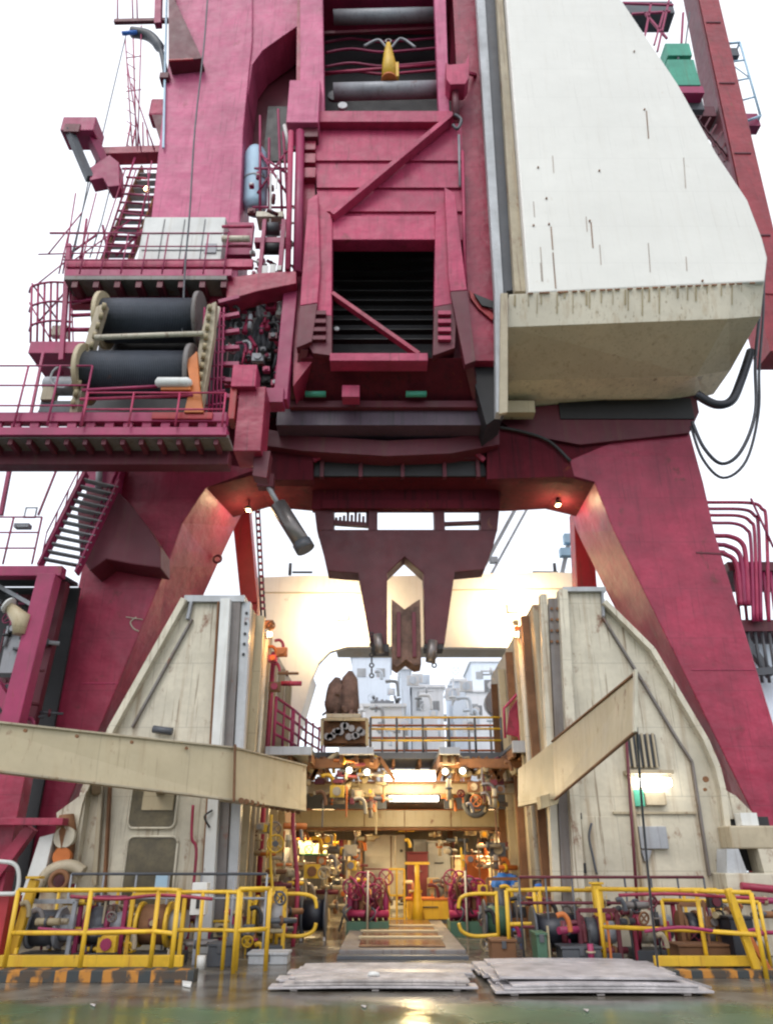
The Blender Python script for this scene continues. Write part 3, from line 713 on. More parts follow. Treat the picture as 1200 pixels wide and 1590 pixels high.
part('pipe_brackets', mb, 'magenta', wn)
# main winch platform
wp = thing('winch_platform', 'long magenta platform carrying the rope winch out to the left', 'platform', A(170,720,16.2))
part('upper_curb', MB().pbox(-60, 640, 352, 654, 15.3, .25), 'magenta', wp)
part('lower_curb', MB().pbox(-60, 663, 352, 675, 15.2, .3), 'magenta', wp)
mb = MB()
for i in range(14): mb.pbox(-40+i*29, 654, -26+i*29, 663, 15.35, .1)
part('curb_spacers', mb, 'magenta', wp)
part('floor', MB().pbox(-60, 675, 355, 680, 15.3, .62), 'web_grey', wp)
for i in range(14):
    x = -45+i*29; part('joist', MB().pbox(x, 680, x+7, 690, 15.35, .5), 'maroon', wp)
part('main_girder', MB().pbox(-60, 698, 355, 721, 15.95, .4), 'maroon', wp, bevel=.02)
part('rear_wall', MB().pbox(120, 640, 355, 700, 17.0, .1), 'maroon', wp)
F0 = A(-30,662,15.2); F1 = A(125,662,15.2); F1.z = F0.z
railing('platform_railing', 'open magenta railing at the outer end of the winch platform', lin(F0, F1, 4), A(0,568,15.2).z-A(0,662,15.2).z, 3, 'magenta', .024, 'railings on the left platforms')
F0 = A(127,662,15.1); F1 = A(345,662,15.1); F1.z = F0.z
railing('platform_railing', 'pink railing directly in front of the lower winch drum', lin(F0, F1, 4), .95, 2, 'pink', .024, 'railings on the left platforms')
mo = thing('deck_motor', 'small grey motor at the left end of the winch', 'motor', A(92,655,15.9))
part('casing', MB().tube([A(72,600,15.8), A(118,600,15.8)], .25, 14), 'grey', mo, bevel=.02)
part('gear_case', MB().pbox(62, 622, 120, 640, 15.7, .6), 'dark_grey', mo)
part('terminal_box', MB().pbox(66, 590, 84, 620, 15.6, .3), 'cream_dirty', mo)
part('hand_wheel', MB().ring(A(98,585,15.5), (0,1,.2), .3, .03), 'light_grey', mo)
# small balcony at left
lb = thing('corner_balcony', 'little magenta caged balcony at the far left', 'balcony', A(80,545,17))
part('floor', MB().pbox(46, 530, 130, 548, 16.8, 1.2), 'magenta', lb)
mb = MB()
for k in range(7): 
    x = 50+k*10; mb.tube([A(x,438+abs(k-3)*2,16.9), A(x-2,532,16.9)], .035, 6)
for y in (440, 470, 500): mb.tube(spline([A(46,y+14,17.2), A(52,y+4,16.9), A(80,y-2,16.8), A(112,y,16.9)]), .035, 6)
mb.tube([A(50,440,16.9), A(92,500,17.4)], .03, 6).tube([A(60,500,17.1), A(105,450,17.1)], .03, 6)
part('cage', mb, 'magenta', lb)
part('support_post', MB().bar(A(108,380,16.8), A(96,560,16.8), .13), 'magenta', lb)
part('support_post', MB().bar(A(68,548,16.6), A(48,645,16.2), .07), 'magenta', lb)
part('pipework', MB().tube([A(112,470,17), A(160,462,17)], .05, 6).tube([A(112,490,17), A(150,488,17)], .06, 6).tube([A(104,512,17), A(140,512,17)], .07, 6), 'magenta', lb)
part('light_box', MB().pbox(80, 505, 104, 520, 17.3, .2), 'cream', lb)
# steep stair behind
stair('steep_stairs', 'steep brown ladder stairs climbing behind the pink column', A(158,410,18.5), A(222,262,19.2), (.9,0,0), 12, 'rust', 'grey', False)
mb = MB()
for a, b in (((160,398),(210,245)),((205,398),(228,300)),((100,400),(150,365)),((78,362),(170,362)),((125,412),(135,340)),((190,262),(245,262)),((168,395),(160,350)),((180,398),(240,340))): mb.tube([A(*a,18), A(*b,18)], .04, 6)
o = part('stair_bracing', mb, 'magenta', None, loc=A(158,410,18)); meta(o, 'thin magenta bracing rods around the steep stairs', 'bracing')
wb = thing('warm_bulkhead_lamp', 'small glowing orange lamp at the top of the steep stairs', 'lamp', A(228,300,18))
part('glass', MB().disc(A(228,293,18), (0,1,0), .08, .12), 'warm_glow', wb)
part('guard', MB().ring(A(228,293,17.95), (0,1,0), .12, .02), 'dark_grey', wb)
# outrigger
og = thing('sheave_outrigger', 'magenta outrigger arm with twin slanted plates reaching left from the column', 'outrigger', A(245,240,18))
part('head_block', MB().pbox(96, 181, 148, 202, 17.2, .8), 'magenta', og, bevel=.03)
part('block_recess', MB().pbox(100, 192, 124, 204, 17.15, .1), 'maroon', og)
part('cheek_plate', MB().bar(A(108,203,17.3), A(140,278,17.8), .3, .22), 'dark_grey', og)
part('cheek_plate', MB().bar(A(136,200,17.5), A(165,262,18.0), .34, .3), 'magenta', og)
part('end_plate', MB().pp([(137,262),(170,240),(185,252),(186,288),(168,290),(160,276),(140,280)], 17.7, .5), 'magenta', og, bevel=.02)
part('arm', MB().bar(A(158,243,18.0), A(250,240,18.2), .5, .34), 'red', og, bevel=.02)
for k, pts in enumerate(([(196,55),(150,250),(128,330),(105,425)], [(138,280),(118,380),(106,425)], [(172,290),(158,345),(140,400)])):
    o = part('stay_rope', MB().tube([A(x,y,17.9) for x, y in pts], .022, 6), 'dark_grey', None, loc=A(*pts[-1],17.9))
    meta(o, ['long stay rope running from the top bracket down past the outrigger', 'rope dropping from the dark cheek plate of the outrigger', 'short rope with swivel below the outrigger end plate'][k], 'rope', 'ropes around the outrigger')
tb = thing('mast_bracket', 'dark curved bracket with short davit at the top left', 'bracket', A(262,60,17.8))
part('arm', MB().bar(A(178,34,17.8), A(262,32,17.8), .14, .18), 'maroon', tb)
part('knee', MB().tube(spline([A(205,50,17.8), A(232,56,17.8), A(250,78,17.8), A(258,120,17.8)]), [.2]*12+[.1]*7, 8), 'dark_grey', tb)
part('post', MB().bar(A(248,-40,17.7), A(246,40,17.7), .25), 'magenta', tb)
part('post', MB().bar(A(260,-40,17.7), A(254,230,17.7), .07), 'pale_blue', tb)
part('lamp_bar', MB().tube([A(190,52,17.7), A(214,50,17.7)], .08, 8), 'blue', tb)
mb = MB()
for x0, x1 in ((183,183),(205,207),(212,214)): mb.tube([A(x0,-30,17.8), A(x1,36,17.8)], .03, 6)
part('rods', mb, 'magenta', tb)
part('foot', MB().pbox(248, 112, 262, 120, 17.6, .4), 'maroon', tb)
an = thing('radio_mast', 'thin lattice antenna mast rising behind the outrigger arm', 'antenna', A(210,236,19))
mb = MB().tube([A(195,60,19), A(206,232,19)], .025, 6).tube([A(207,50,19), A(212,232,19)], .03, 6)
for y in range(80, 230, 18): mb.tube([A(197,y,19), A(211,y+9,19)], .018, 5)
for y in (90, 142): mb.tube([A(196,y,19), A(220,y-3,19)], .02, 5)
for i in range(6): mb.tube([A(196+i*9,234,18.9), A(204+i*6,190+i%3*12,18.9)], .03, 5)
part('lattice', mb, 'pink', an)
cup = thing('pink_housing', 'pink rounded sheave housing on the left side of the column', 'housing', A(250,200,18.2))
part('cap', MB().pbox(232, 152, 258, 178, 18.1, .6), 'pink', cup, bevel=.08)
part('taper', MB().pp([(236,178),(256,178),(252,218),(246,210)], 18.1, .5), 'maroon', cup)

# ================================================================== LEFT LOWER: frame building, stairs
fb = thing('frame_shelter', 'purple steel framed shelter with open sides at the far left', 'shelter', G(60,1495))
Ys = 17.2
zt = A(40,884,Ys).z
part('roof_edge', MB().pbox(-60, 878, 96, 894, Ys, .3), 'magenta', fb, bevel=.02)
part('roof', MB().hexa([A(-60,880,Ys+.1), A(78,880,Ys+.1), A(78,884,Ys+.1), A(-60,884,Ys+.1), A(-60,905,Ys+1.9), A(122,905,Ys+1.9), A(122,911,Ys+1.9), A(-60,911,Ys+1.9)]), 'dark_grey', fb)
t0 = A(78,894,Ys+.1); t0g = Vector((t0.x-.35, Ys+.1, 0))
part('post', MB().bar(t0, t0g, .45, .4), 'magenta', fb, bevel=.02)
part('post', MB().bar(A(100,905,Ys+1.2), Vector((A(100,905,Ys+1.2).x-.3, Ys+1.2, 0)), .25), 'maroon', fb)
part('rear_wall', MB().box(A(-60,1000,19.2).x, A(108,1000,19.2).x, 19.2, 19.3, 0, A(0,912,19.2).z), 'black', fb)
part('inner_brace', MB().bar(A(-10,905,Ys+.5), A(60,945,Ys+.5), .1), 'grey', fb)
part('inner_brace', MB().bar(A(-20,1040,Ys+.4), A(34,1130,Ys+.4), .25), 'magenta', fb)
part('louvre_panel', MB().pbox(5, 985, 48, 1045, Ys+1, .1), 'grey', fb)
part('lower_girder', MB().pbox(-60, 1270, 98, 1281, 15.6, .3), 'red', fb)
part('red_brace', MB().bar(A(-20,1380,16), A(50,1285,16), .22), 'red', fb)
part('red_post', MB().box(A(5,1300,16).x-.3, A(5,1300,16).x+.2, 16, 16.4, 0, A(5,1180,16).z), 'red', fb)
fl = thing('round_floodlight', 'tan hooded floodlight inside the purple shelter', 'lamp', A(28,975,17.1))
part('hood', MB().tube([A(12,938,17.1), A(34,962,17.1), A(30,985,17.1)], [.10,.22,.14], 14), 'khaki', fl)
part('reflector', MB().disc(A(14,940,17.05), (-1,0,.6), .2, .05, 14), 'plain_white', fl)
part('bracket', MB().bar(A(34,968,17.3), A(62,975,17.3), .06), 'magenta', fl)
s1 = stair('outer_stairs', 'magenta stairs rising to the winch platform at the far left', A(62,880,17.6), A(135,735,17.9), (.75,.5,0), 13, 'magenta', 'grey', True)
z0 = A(0,872,17.5)
railing('roof_railing', 'thin magenta railing on the roof of the purple shelter', lin(A(-40,876,17.4), A(50,876,17.4), 3), 1.3, 3, 'magenta', .024)
mb = MB().bar(A(18,716,17.6), A(2,800,17.6), .1).bar(A(100,700,17.6),(A(60,800,17.6)),.05)
o = part('hanger_rod', mb, 'magenta', None, loc=A(18,716,17.6)); meta(o, 'slanted magenta rods below the winch platform at the far left', 'rod')
cg = thing('stair_gate', 'small grey gate box beside the magenta stairs', 'gate', A(50,800,17.6))
part('frame', MB().ring(A(48,796,17.5), (0,1,0), .2, .03, 4).pbox(22, 812, 45, 818, 17.5, .2), 'grey', cg)
# far posts behind portal
for pts, lab in (([(362,800),(387,790),(400,936),(374,936)], 'bright red post seen left of the yoke behind the portal'), ([(898,850),(926,905),(932,960),(898,960)], 'dark red post seen right of the yoke behind the portal')):
    o = part('rear_post', MB().pp([(pts[0][0]-8, pts[0][1]-60), (pts[1][0]-4, pts[1][1]-60)]+pts[1:], 23.6, .7).box(A(pts[2][0],936,23.6).x-.5, A(pts[2][0],936,23.6).x, 23.65, 24.2, 0, A(380,936,23.6).z), 'red_bright', None, bevel=.02, loc=A(*pts[0],23.6))
    meta(o, lab, 'post', 'red posts behind the portal')
lad = thing('rear_ladder', 'thin ladder with coloured flags running down beside the bright red rear post', 'ladder', A(403,930,23.3))
part('rails', MB().tube([A(397,790,23.4), A(406,960,23.4)], .03, 6).tube([A(403,790,23.4), A(412,960,23.4)], .03, 6), 'dark_grey', lad)
mb = MB()
for i in range(16): mb.bar(A(398+i*.55,795+i*10,23.35), A(404+i*.55,795+i*10,23.35), .08)
part('rungs', mb, 'magenta', lad)

rg = thing('left_rigging', 'fan of thin rods and handrails around the upper left stairs and balcony', 'rigging', A(120,425,17.6))
mb = MB()
for a, b in (((75,395),(128,330)),((60,440),(110,400)),((118,300),(98,425)),((150,300),(118,425)),((196,260),(150,402)),((212,262),(168,402)),((230,262),(232,330)),((196,300),(240,306)),((188,330),(236,336)),
             ((176,360),(230,366)),((60,395),(170,392)),((100,415),(205,340)),((198,100),(220,236)),((220,40),(214,236)),((205,130),(240,232)),((236,250),(222,335)),((46,470),(98,560)),((22,715),(40,690)),((110,560),(60,640)),((112,470),(118,640))):
    mb.tube([A(*a,17.7), A(*b,17.9)], .024, 6)
for i in range(10): mb.bar(A(196-i*3.5,275+i*13,17.9), A(228-i*2,277+i*13,17.9), .08, .03)
part('rods', mb, 'magenta', rg)
# ================================================================== YOKE
yk = thing('lifting_yoke', 'dark maroon forked lifting yoke hanging over the moonpool', 'lifting yoke', A(628,800,20.5))
YY = 20.4
part('body', MB().pp([(492,822),(576,822),(684,822),(772,822),(765,850),(752,884),(706,888),(690,1000),(660,1000),(657,890),(628,864),(601,890),(601,1000),(576,1000),(556,890),(508,886),(500,850)], YY, .7), 'yoke', yk, bevel=.02)
part('hanger', MB().pbox(572, 770, 586, 824, YY, .6), 'yoke', yk)
part('hanger', MB().pbox(674, 770, 690, 824, YY, .6), 'yoke', yk)
part('end_plate', MB().pp([(484,760),(518,760),(518,824),(492,824)], YY, .6), 'yoke', yk)
part('end_plate', MB().pp([(746,760),(778,760),(772,824),(746,824)], YY, .6), 'yoke', yk)
mb = MB().bar(A(518,812,YY+.2), A(572,816,YY+.2), .16, .14).bar(A(690,814,YY+.2), A(746,812,YY+.2), .16,.1)
for i in range(9): x = 520+i*6; mb.pbox(x, 795+random.randint(0,8), x+4, 815, YY+.2, .1)
part('chain_guides', mb, 'yoke', yk)
mb = MB()
for i in range(9): mb.disc(A(585+i*11, 792, YY+.3), (0,1,0), .07, .1, 8)
part('roller_row', mb, 'yoke', yk)
part('centre_block', MB().pp([(608,930),(616,936),(628,946),(642,936),(652,930),(654,1032),(644,1034),(630,1024),(616,1036),(608,1030)], YY-.1, .8), 'net', yk, bevel=.02)
part('rib', MB().pbox(616, 950, 622, 1020, YY-.16, .1), 'maroon', yk)
part('rib', MB().pbox(640, 950, 646, 1020, YY-.16, .1), 'maroon', yk)
part('jaw', MB().pbox(578, 1000, 604, 1012, YY, .5), 'black', yk)
part('jaw', MB().pbox(658, 1000, 688, 1008, YY, .5), 'black', yk)
part('actuator', MB().tube([A(586,985,YY-.1), A(590,1015,YY-.1)], .12, 10).tube([A(672,995,YY-.1), A(668,1028,YY-.1)], .14, 10), 'steel', yk)
mb = MB()
for i in range(9): mb.ring(A(577,985+i*8,YY), (1,0,0) if i%2 else (0,1,0), .055, .022, 8, 5)
part('chain', mb, 'black', yk)
mb = MB()
for i in range(5): mb.ring(A(674,1005+i*7,YY), (1,0,0) if i%2 else (0,1,0), .06, .025, 8, 5)
part('chain', mb, 'dark_grey', yk)
part('top_beam', MB().pp([(486,742),(772,742),(776,790),(484,790)], YY-.1, .3), 'shaded_grimy', yk)  # enlarged dark panel, carries the slot's shade down below the beam
part('top_beam_edge', MB().pbox(500, 776, 762, 789, YY-.16, .05), 'shaded_grimy', yk)

# ================================================================== WHITE GUIDE TOWERS
def ztop(px, py, Y): return A(px, py, Y).z
YW = 16.5
lt = thing('guide_tower', 'dirty cream guide tower left of the moonpool with sloped outer side and brown doors', 'guide tower', G(250,1478), 'cream guide towers beside the moonpool')
def down(px, Y): p = A(px, 1500, Y); return Vector((p.x, Y, 0))
def wp_(pts, foot):     # polygon in plane Y, then two foot points on the ground
    return [A(x, y, YW) for x, y in pts] + [Vector((A(x, 1470, YW).x, YW, 0)) for x in foot]
part('front_plate', MB().prism(wp_([(378,934),(292,930),(178,1130),(136,1228),(118,1370)], [112, 338]), (0,.5,0)), 'cream', lt, bevel=.01)
def strip(pts, w, Y, m, par, name='stiffener', d=.14):
    for a, b in zip(pts[:-1], pts[1:]): part(name, MB().bar(A(*a,Y), A(*b,Y), d, w, (0,1,0)) if False else MB().bar(A(*a,Y), A(*b,Y), w, d, (0,1,0)), m, par)
strip([(288,932),(176,1132),(134,1230),(114,1372)], .14, YW-.1, 'cream', lt, 'outer_flange', .28)
strip([(299,962),(206,1130)], .045, YW-.04, 'web_grey', lt)
strip([(160,1200),(148,1375)], .09, YW-.08, 'cream_dirty', lt)
strip([(172,1210),(162,1400)], .05, YW-.06, 'rust', lt)
strip([(292,962),(298,935)], .07, YW-.06, 'grey', lt)
part('top_cap', MB().pbox(286, 924, 380, 934, YW-.12, 1.0), 'light_grey', lt)
part('side_face', MB().prism([A(292,934,YW+.5), A(178,1130,YW+.5), A(136,1228,YW+.5), Vector((A(112,1470,YW).x,YW+.5,0)), Vector((A(190,1470,YW).x,YW+.5,0))], (0,1.6,0)), 'cream', lt)
part('flange', MB().bar(A(352,932,YW-.16), Vector((A(323,1470,YW).x, YW-.16, 0)), .22, .3, (0,1,0)), 'plain_white', lt)
part('flange', MB().bar(A(340,934,YW-.06), Vector((A(312,1470,YW).x, YW-.06, 0)), .05, .12, (0,1,0)), 'rust', lt)
part('web', MB().bar(A(367,934,YW-.05), Vector((A(338,1470,YW).x, YW-.05, 0)), .22, .1, (0,1,0)), 'web_grey', lt)
part('bolted_flange', MB().bar(A(384,937,YW+.1), Vector((A(356,1470,YW).x, YW+.1, 0)), .2, .25, (0,1,0)), 'light_grey', lt)
mb = MB()
for i in range(5): mb.disc(A(383-i*1.2, 952+i*16, YW-.04), (0,1,0), .035, .02, 8)
part('bolt_holes', mb, 'black', lt)
inz = A(384,940,YW).z
xin = A(384,940,YW).x
part('inner_wall', MB().box(xin-.4, xin+.1, YW+.3, 24.5, 0, inz), 'cream_dirty', lt, bevel=.02)
for i, yy in enumerate((17.3, 18.6, 20.0, 21.6, 23.2)):
    part('inner_rib', MB().box(xin+.1, xin+.28, yy, yy+.16, 0, inz-.1*i), 'cream_dirty' if i % 2 else 'khaki', lt)
part('inner_pipe', MB().tube([(xin+.25, 17.9, 0), (xin+.25, 17.9, inz-.4)], .07, 8), 'cream', lt)
part('inner_pipe', MB().tube([(xin+.25, 19.3, 0), (xin+.25, 19.3, inz-.4)], .07, 8), 'red', lt)
def rdoor(par, x0, y0, x1, y1, m, nm='door', Y=YW-.03, rr=.12):
    a = A(x0,y1,Y); b = A(x1,y0,Y); X0, X1 = A(x0,(y0+y1)/2,Y).x, A(x1,(y0+y1)/2,Y).x; Z0, Z1 = a.z, b.z; P = []
    for cx, cz, s in ((X1-rr,Z1-rr,0),(X0+rr,Z1-rr,90),(X0+rr,Z0+rr,180),(X1-rr,Z0+rr,270)):
        for k in range(5):
            t_ = R(s+k*22.5); P.append(Vector((cx+rr*math.cos(t_), Y, cz+rr*math.sin(t_))))
    o = part(nm, MB().prism(P, (0,.06,0)), m, par)
    part('frame', MB().tube([p-Vector((0,.01,0)) for p in P+[P[0]]], .025, 6), 'cream', o)
    return o
d1 = rdoor(lt, 205, 1180, 277, 1286, 'door_brown', 'upper_opening')
part('inner_crate', MB().pbox(222, 1222, 270, 1258, YW-.06, .05), 'khaki', d1)
d2 = rdoor(lt, 192, 1299, 271, 1420, 'door_brown', 'door')
part('fittings', MB().tube([A(238,1132,YW-.15), A(268,1136,YW-.15)], .08, 8), 'dark_grey', lt)
part('hand_hold', MB().tube(spline([A(330,1258,YW-.35), A(318,1268,YW-.4), A(326,1285,YW-.35)]), .02, 6), 'black', lt)
part('sticker', MB().pbox(241, 1357, 260, 1384, YW-.3, .05), 'pale_blue', lt)
# machinery at foot of left tower
fm = thing('pipe_manifold', 'rusty cream pipe manifold at the outer foot of the left guide tower', 'manifold', G(90,1470))
part('back_plate', MB().pp([(62,1300),(84,1294),(60,1400),(30,1400)], 15.9, .3), 'plain_white', fm)
part('valve_body', MB().tube([A(104,1265,16.1), A(103,1290,16.1), A(100,1350,16.1)], [.14,.2,.16], 12), 'rust', fm)
part('valve_bonnet', MB().disc(A(102,1300,16), (0,1,0), .2, .16), 'cream', fm)
part('valve_bonnet', MB().disc(A(98,1330,16), (0,1,0), .17, .16), 'orange', fm)
part('elbow', MB().curve([A(60,1378,15.9), A(80,1352,15.9), A(110,1345,15.9), A(130,1355,15.9)], .12, 6, 12), 'cream_dirty', fm)
part('ring', MB().ring(A(92,1368,15.7), (0,1,0), .16, .05), 'rust', fm)
part('plate', MB().pp([(88,1262),(135,1228),(128,1250),(118,1300),(90,1290)], 16.2, .3), 'cream', fm)
part('base', MB().box(A(40,1400,16).x, A(150,1400,16).x, 15.9, 16.9, 0, A(90,1385,16).z), 'cream_dirty', fm)

rt = thing('guide_tower', 'dirty cream guide tower right of the moonpool with vent grille and lit tube lamp', 'guide tower', G(980,1478), 'cream guide towers beside the moonpool')
def P_(x, y): return A(x, y, YW)
part('front_plate', MB().prism([P_(880,916), P_(934,918), P_(940,936), P_(1010,1008), P_(1090,1148), P_(1108,1190), P_(1116,1225), P_(1132,1350), Vector((A(1140,1470,YW).x,YW,0)), Vector((A(905,1470,YW).x,YW,0))], (0,.5,0)), 'cream', rt, bevel=.01)
strip([(936,936),(1010,1010),(1092,1150),(1110,1192),(1118,1226),(1134,1352),(1140,1400)], .12, YW-.1, 'cream', rt, 'outer_flange', .28)
strip([(934,958),(990,1048),(1053,1153),(1073,1183),(1083,1247),(1100,1360)], .045, YW-.04, 'web_grey', rt)
strip([(934,918),(936,958)], .05, YW-.05, 'grey', rt)
part('side_face', MB().prism([A(940,940,YW+.5), A(1090,1150,YW+.5), A(1132,1350,YW+.5), Vector((A(1140,1470,YW).x,YW+.5,0)), Vector((A(1060,1470,YW).x,YW+.5,0))], (0,1.6,0)), 'cream', rt)
part('top_cap', MB().pbox(874, 911, 940, 918, YW-.12, 1.), 'light_grey', rt)
part('flange', MB().bar(A(872,918,YW-.16), Vector((A(898,1470,YW).x, YW-.16, 0)), .2, .3, (0,1,0)), 'cream', rt)
part('web', MB().bar(A(858,930,YW-.05), Vector((A(884,1470,YW).x, YW-.05, 0)), .22, .1, (0,1,0)), 'web_grey', rt)
part('bolted_flange', MB().bar(A(842,925,YW+.1), Vector((A(868,1470,YW).x, YW+.1, 0)), .16, .25, (0,1,0)), 'cream', rt)
mb = MB()
for i in range(8): mb.disc(A(856+(i%2)*9, 945+(i//2)*17, YW-.13), (0,1,0), .035, .03, 8)
part('bolts', mb, 'rust', rt)
xir = A(836,930,YW).x
part('inner_wall', MB().box(xir-.1, xir+.4, YW+.3, 24.5, 0, A(836,932,YW).z), 'cream_dirty', rt, bevel=.02)
for i, yy in enumerate((17.3, 18.6, 20.0, 21.6, 23.2)):
    part('inner_rib', MB().box(xir-.28, xir-.1, yy, yy+.16, 0, inz-.1*i), 'khaki' if i % 2 else 'rust', rt)
part('inner_pipe', MB().tube([(xir-.25, 17.9, 0), (xir-.25, 17.9, inz-.4)], .07, 8), 'cream', rt)
gv = part('vent_grille', MB().pbox(972, 1140, 1020, 1190, YW-.1, .12), 'dark_grey', rt)
mb = MB()
for i in range(6): mb.pbox(972+i*8.6, 1138, 975.5+i*8.6, 1192, YW-.2, .06)
part('bars', mb, 'cream_dirty', gv)
part('shelf', MB().pbox(974, 1195, 1046, 1201, YW-.35, .35), 'cream_dirty', rt)
part('lamp_tube', MB().tube([A(983,1215,YW-.25), A(1040,1215,YW-.25)], .085, 10), 'tube_glow', rt, 'lit white tube lamp')
lamp_light('POINT', A(1012,1222,YW-.6), 4, (1,.9,.75), .3)
part('junction_box', MB().pbox(1002, 1230, 1034, 1250, YW-.15, .15), 'cream_dirty', rt)
part('junction_box', MB().pbox(984, 1226, 1000, 1252, YW-.12, .12), 'green', rt)
part('control_panel', MB().pbox(993, 1283, 1036, 1318, YW-.12, .12), 'grey', rt, bevel=.01)
part('funnel', MB().pp([(995,1320),(1012,1320),(1006,1338),(1001,1338)], YW-.1, .1), 'grey', rt)
part('seam_ledge', MB().pbox(952, 1260, 1080, 1264, YW-.06, .06), 'cream_dirty', rt)
part('hinge', MB().pbox(898, 1262, 903, 1272, YW-.1, .1).pbox(905, 1340, 910, 1356, YW-.1, .1), 'black', rt)
part('hose', MB().curve([A(918,1278,YW-.15), A(914,1300,YW-.15), A(920,1330,YW-.15), A(926,1358,YW-.15)], .025), 'dark_grey', rt)
part('valve_mark', MB().disc(A(1095,1210,YW-.26), (0,1,0), .06, .04).disc(A(1094,1226,YW-.26), (0,1,0), .035, .04), 'rust', rt)
part('gusset', MB().pp([(1118,1222),(1142,1236),(1168,1262),(1160,1272),(1122,1272)], YW+.1, .2), 'cream', rt)
strip([(968,1140),(1000,1400)], .05, YW-.1, 'cream_dirty', rt)
part('door_panel', MB().pbox(910, 1268, 990, 1440, YW-.015, .03), 'cream', rt)
rm = thing('fairlead_machine', 'cream roller fairlead machine at the far right edge', 'fairlead', G(1170,1470))
part('top_plate', MB().pbox(1134, 1282, 1260, 1318, 15.9, .6), 'cream_dirty', rm, bevel=.03)
part('neck', MB().pbox(1150, 1262, 1176, 1282, 16, .3), 'plain_white', rm)
part('dark_gap', MB().pbox(1120, 1268, 1200, 1352, 16.75, .1), 'black', rm)
part('cheek', MB().pp([(1128,1318),(1146,1318),(1160,1356),(1128,1356)], 15.9, .5), 'light_grey', rm)
part('cheek', MB().pp([(1176,1318),(1240,1318),(1240,1356),(1186,1356)], 15.9, .5), 'cream', rm)
part('base', MB().box(A(1128,1370,15.8).x, A(1260,1370,15.8).x, 15.8, 16.7, 0, A(1160,1356,15.8).z), 'cream', rm, bevel=.02)
part('red_pipe', MB().tube([A(1150,1376,15.6), A(1230,1384,15.6)], .07, 8), 'red', rm)

for px, sgn, lab in ((404, 1, 'orange bulkhead lamp high on the left inner wall'), (822, -1, 'orange bulkhead lamp high on the right inner wall')):
    pos = A(px, 985, 17.6)
    pos.x = (xin+.32) if sgn > 0 else (xir-.32)
    t = thing('bulkhead_lamp', lab, 'lamp', pos, 'bulkhead lamps on the inner walls')
    part('glass', MB().tube([pos, pos+Vector((sgn*.12,0,0))], [.07,.05], 10), 'warm_glow', t)
    part('guard', MB().ring(pos+Vector((sgn*.06,0,0)), (1,0,0), .1, .015), 'dark_grey', t)
    part('base', MB().disc(pos, (1,0,0), .11, .04), 'grey', t)
    lamp_light('POINT', pos+Vector((sgn*.3,0,-.1)), 22, (1,.5,.16), .1)
# khaki beams
kb = thing('cream_box_beam', 'long cream box beam crossing in front of the left guide tower', 'beam', A(200,1240,13.5), 'box beams by the guide towers')
def seg(pts, dv):    # pts 4 points (world) front face
    return MB().prism(pts, dv)
hB = .80
a0 = A(-80,1112,12.0); a1 = A(365,1160,14.6); a2 = A(476,1188,17.0)
part('long_span', seg([a0, a1, A(363,1243,14.6), A(-80,1190,12.0)], (-.05,.4,0)), 'khaki', kb, bevel=.015)
part('angled_span', seg([a1+Vector((.012,0,0)), a2, A(476,1260,17.0), A(365,1243,14.6)+Vector((.012,0,0))], (-.35,.25,0)), 'khaki', kb, bevel=.015)
for yy0, yy1 in ((1113,1161),(1188,1242)):
    part('edge_flange', MB().bar(A(-80,yy0,11.97), A(364,yy1,14.57), .05, .035), 'cream_dirty', kb)
part('edge_flange', MB().bar(A(366,1161,14.56), A(476,1189,16.96), .05, .035), 'cream_dirty', kb)
for x, Yk in ((150,15.0),(250,15.4),(352,15.9)):
    part('support_bracket', MB().hexa([A(x-7,1185,Yk-.6), A(x+7,1185,Yk-.6), A(x+7,1200,Yk-.6), A(x-7,1200,Yk-.6), A(x-7,1165,YW), A(x+7,1165,YW), A(x+7,1235,YW), A(x-7,1235,YW)]), 'cream_dirty', kb)
for x in (40, 120, 205, 290):
    part('bolt', MB().disc(A(x,1130+(x/365)*40,12.0+x/365*2.6-.03), (0,1,0), .03, .04, 8), 'rust', kb)
part('pale_patch', MB().pp([(318,1172),(334,1166),(338,1200),(330,1228),(312,1226)], 14.2, .01), 'plain_white', kb) if False else None
part('joint_plate', MB().bar(A(365.5,1156,14.5), A(363.5,1245,14.5), .035, .1), 'rust', kb)
mb = MB()
for i in range(12): mb.disc(A(375+i*8, 1243+i*1.6, 14.7+i*.2), (0,1,0), .05, .08, 8)
part('edge_bolts', mb, 'rust', kb)
kr = thing('cream_box_beam', 'tan box beam slanting toward the viewer in front of the right guide tower', 'beam', A(860,1240,16), 'box beams by the guide towers')
b0 = A(988,1046,10.2); b0b = A(986,1134,10.2); b1 = A(857,1153,15.6); b1b = A(861,1240,15.6); 
part('long_span', seg([b0, b1, b1b, b0b], (.06,.25,0)), 'khaki', kr, bevel=.015)
c1 = A(804,1194,17.2); c1b = A(804,1253,17.2)
part('end_span', seg([b1, c1, c1b, b1b], (.1,.3,0)), 'khaki', kr, bevel=.01)
part('end_plate', MB().bar(A(986,1040,10.12), A(985,1137,10.12), .04, .1), 'cream', kr)
part('lower_bracket', MB().pp([(838,1236),(870,1228),(866,1248),(840,1256)], 15.8, .4), 'khaki_dark', kr)
part('upper_edge', MB().bar(b0+Vector((0,0,.02)), b1+Vector((0,0,.02)), .05, .03), 'rust', kr)
part('lower_edge', MB().bar(b0b+Vector((0,0,-.02)), b1b+Vector((0,0,-.02)), .05, .03), 'rust', kr)
o = part('hanging_cable', MB().curve([A(988,1130,10.3), A(996,1250,11.2), A(1010,1400,12.4), G(1022,1512)], .018), 'dark_grey', None, loc=G(1022,1512)); meta(o, 'dark cable dropping from the tan beam to the timber stack on the right', 'cable')
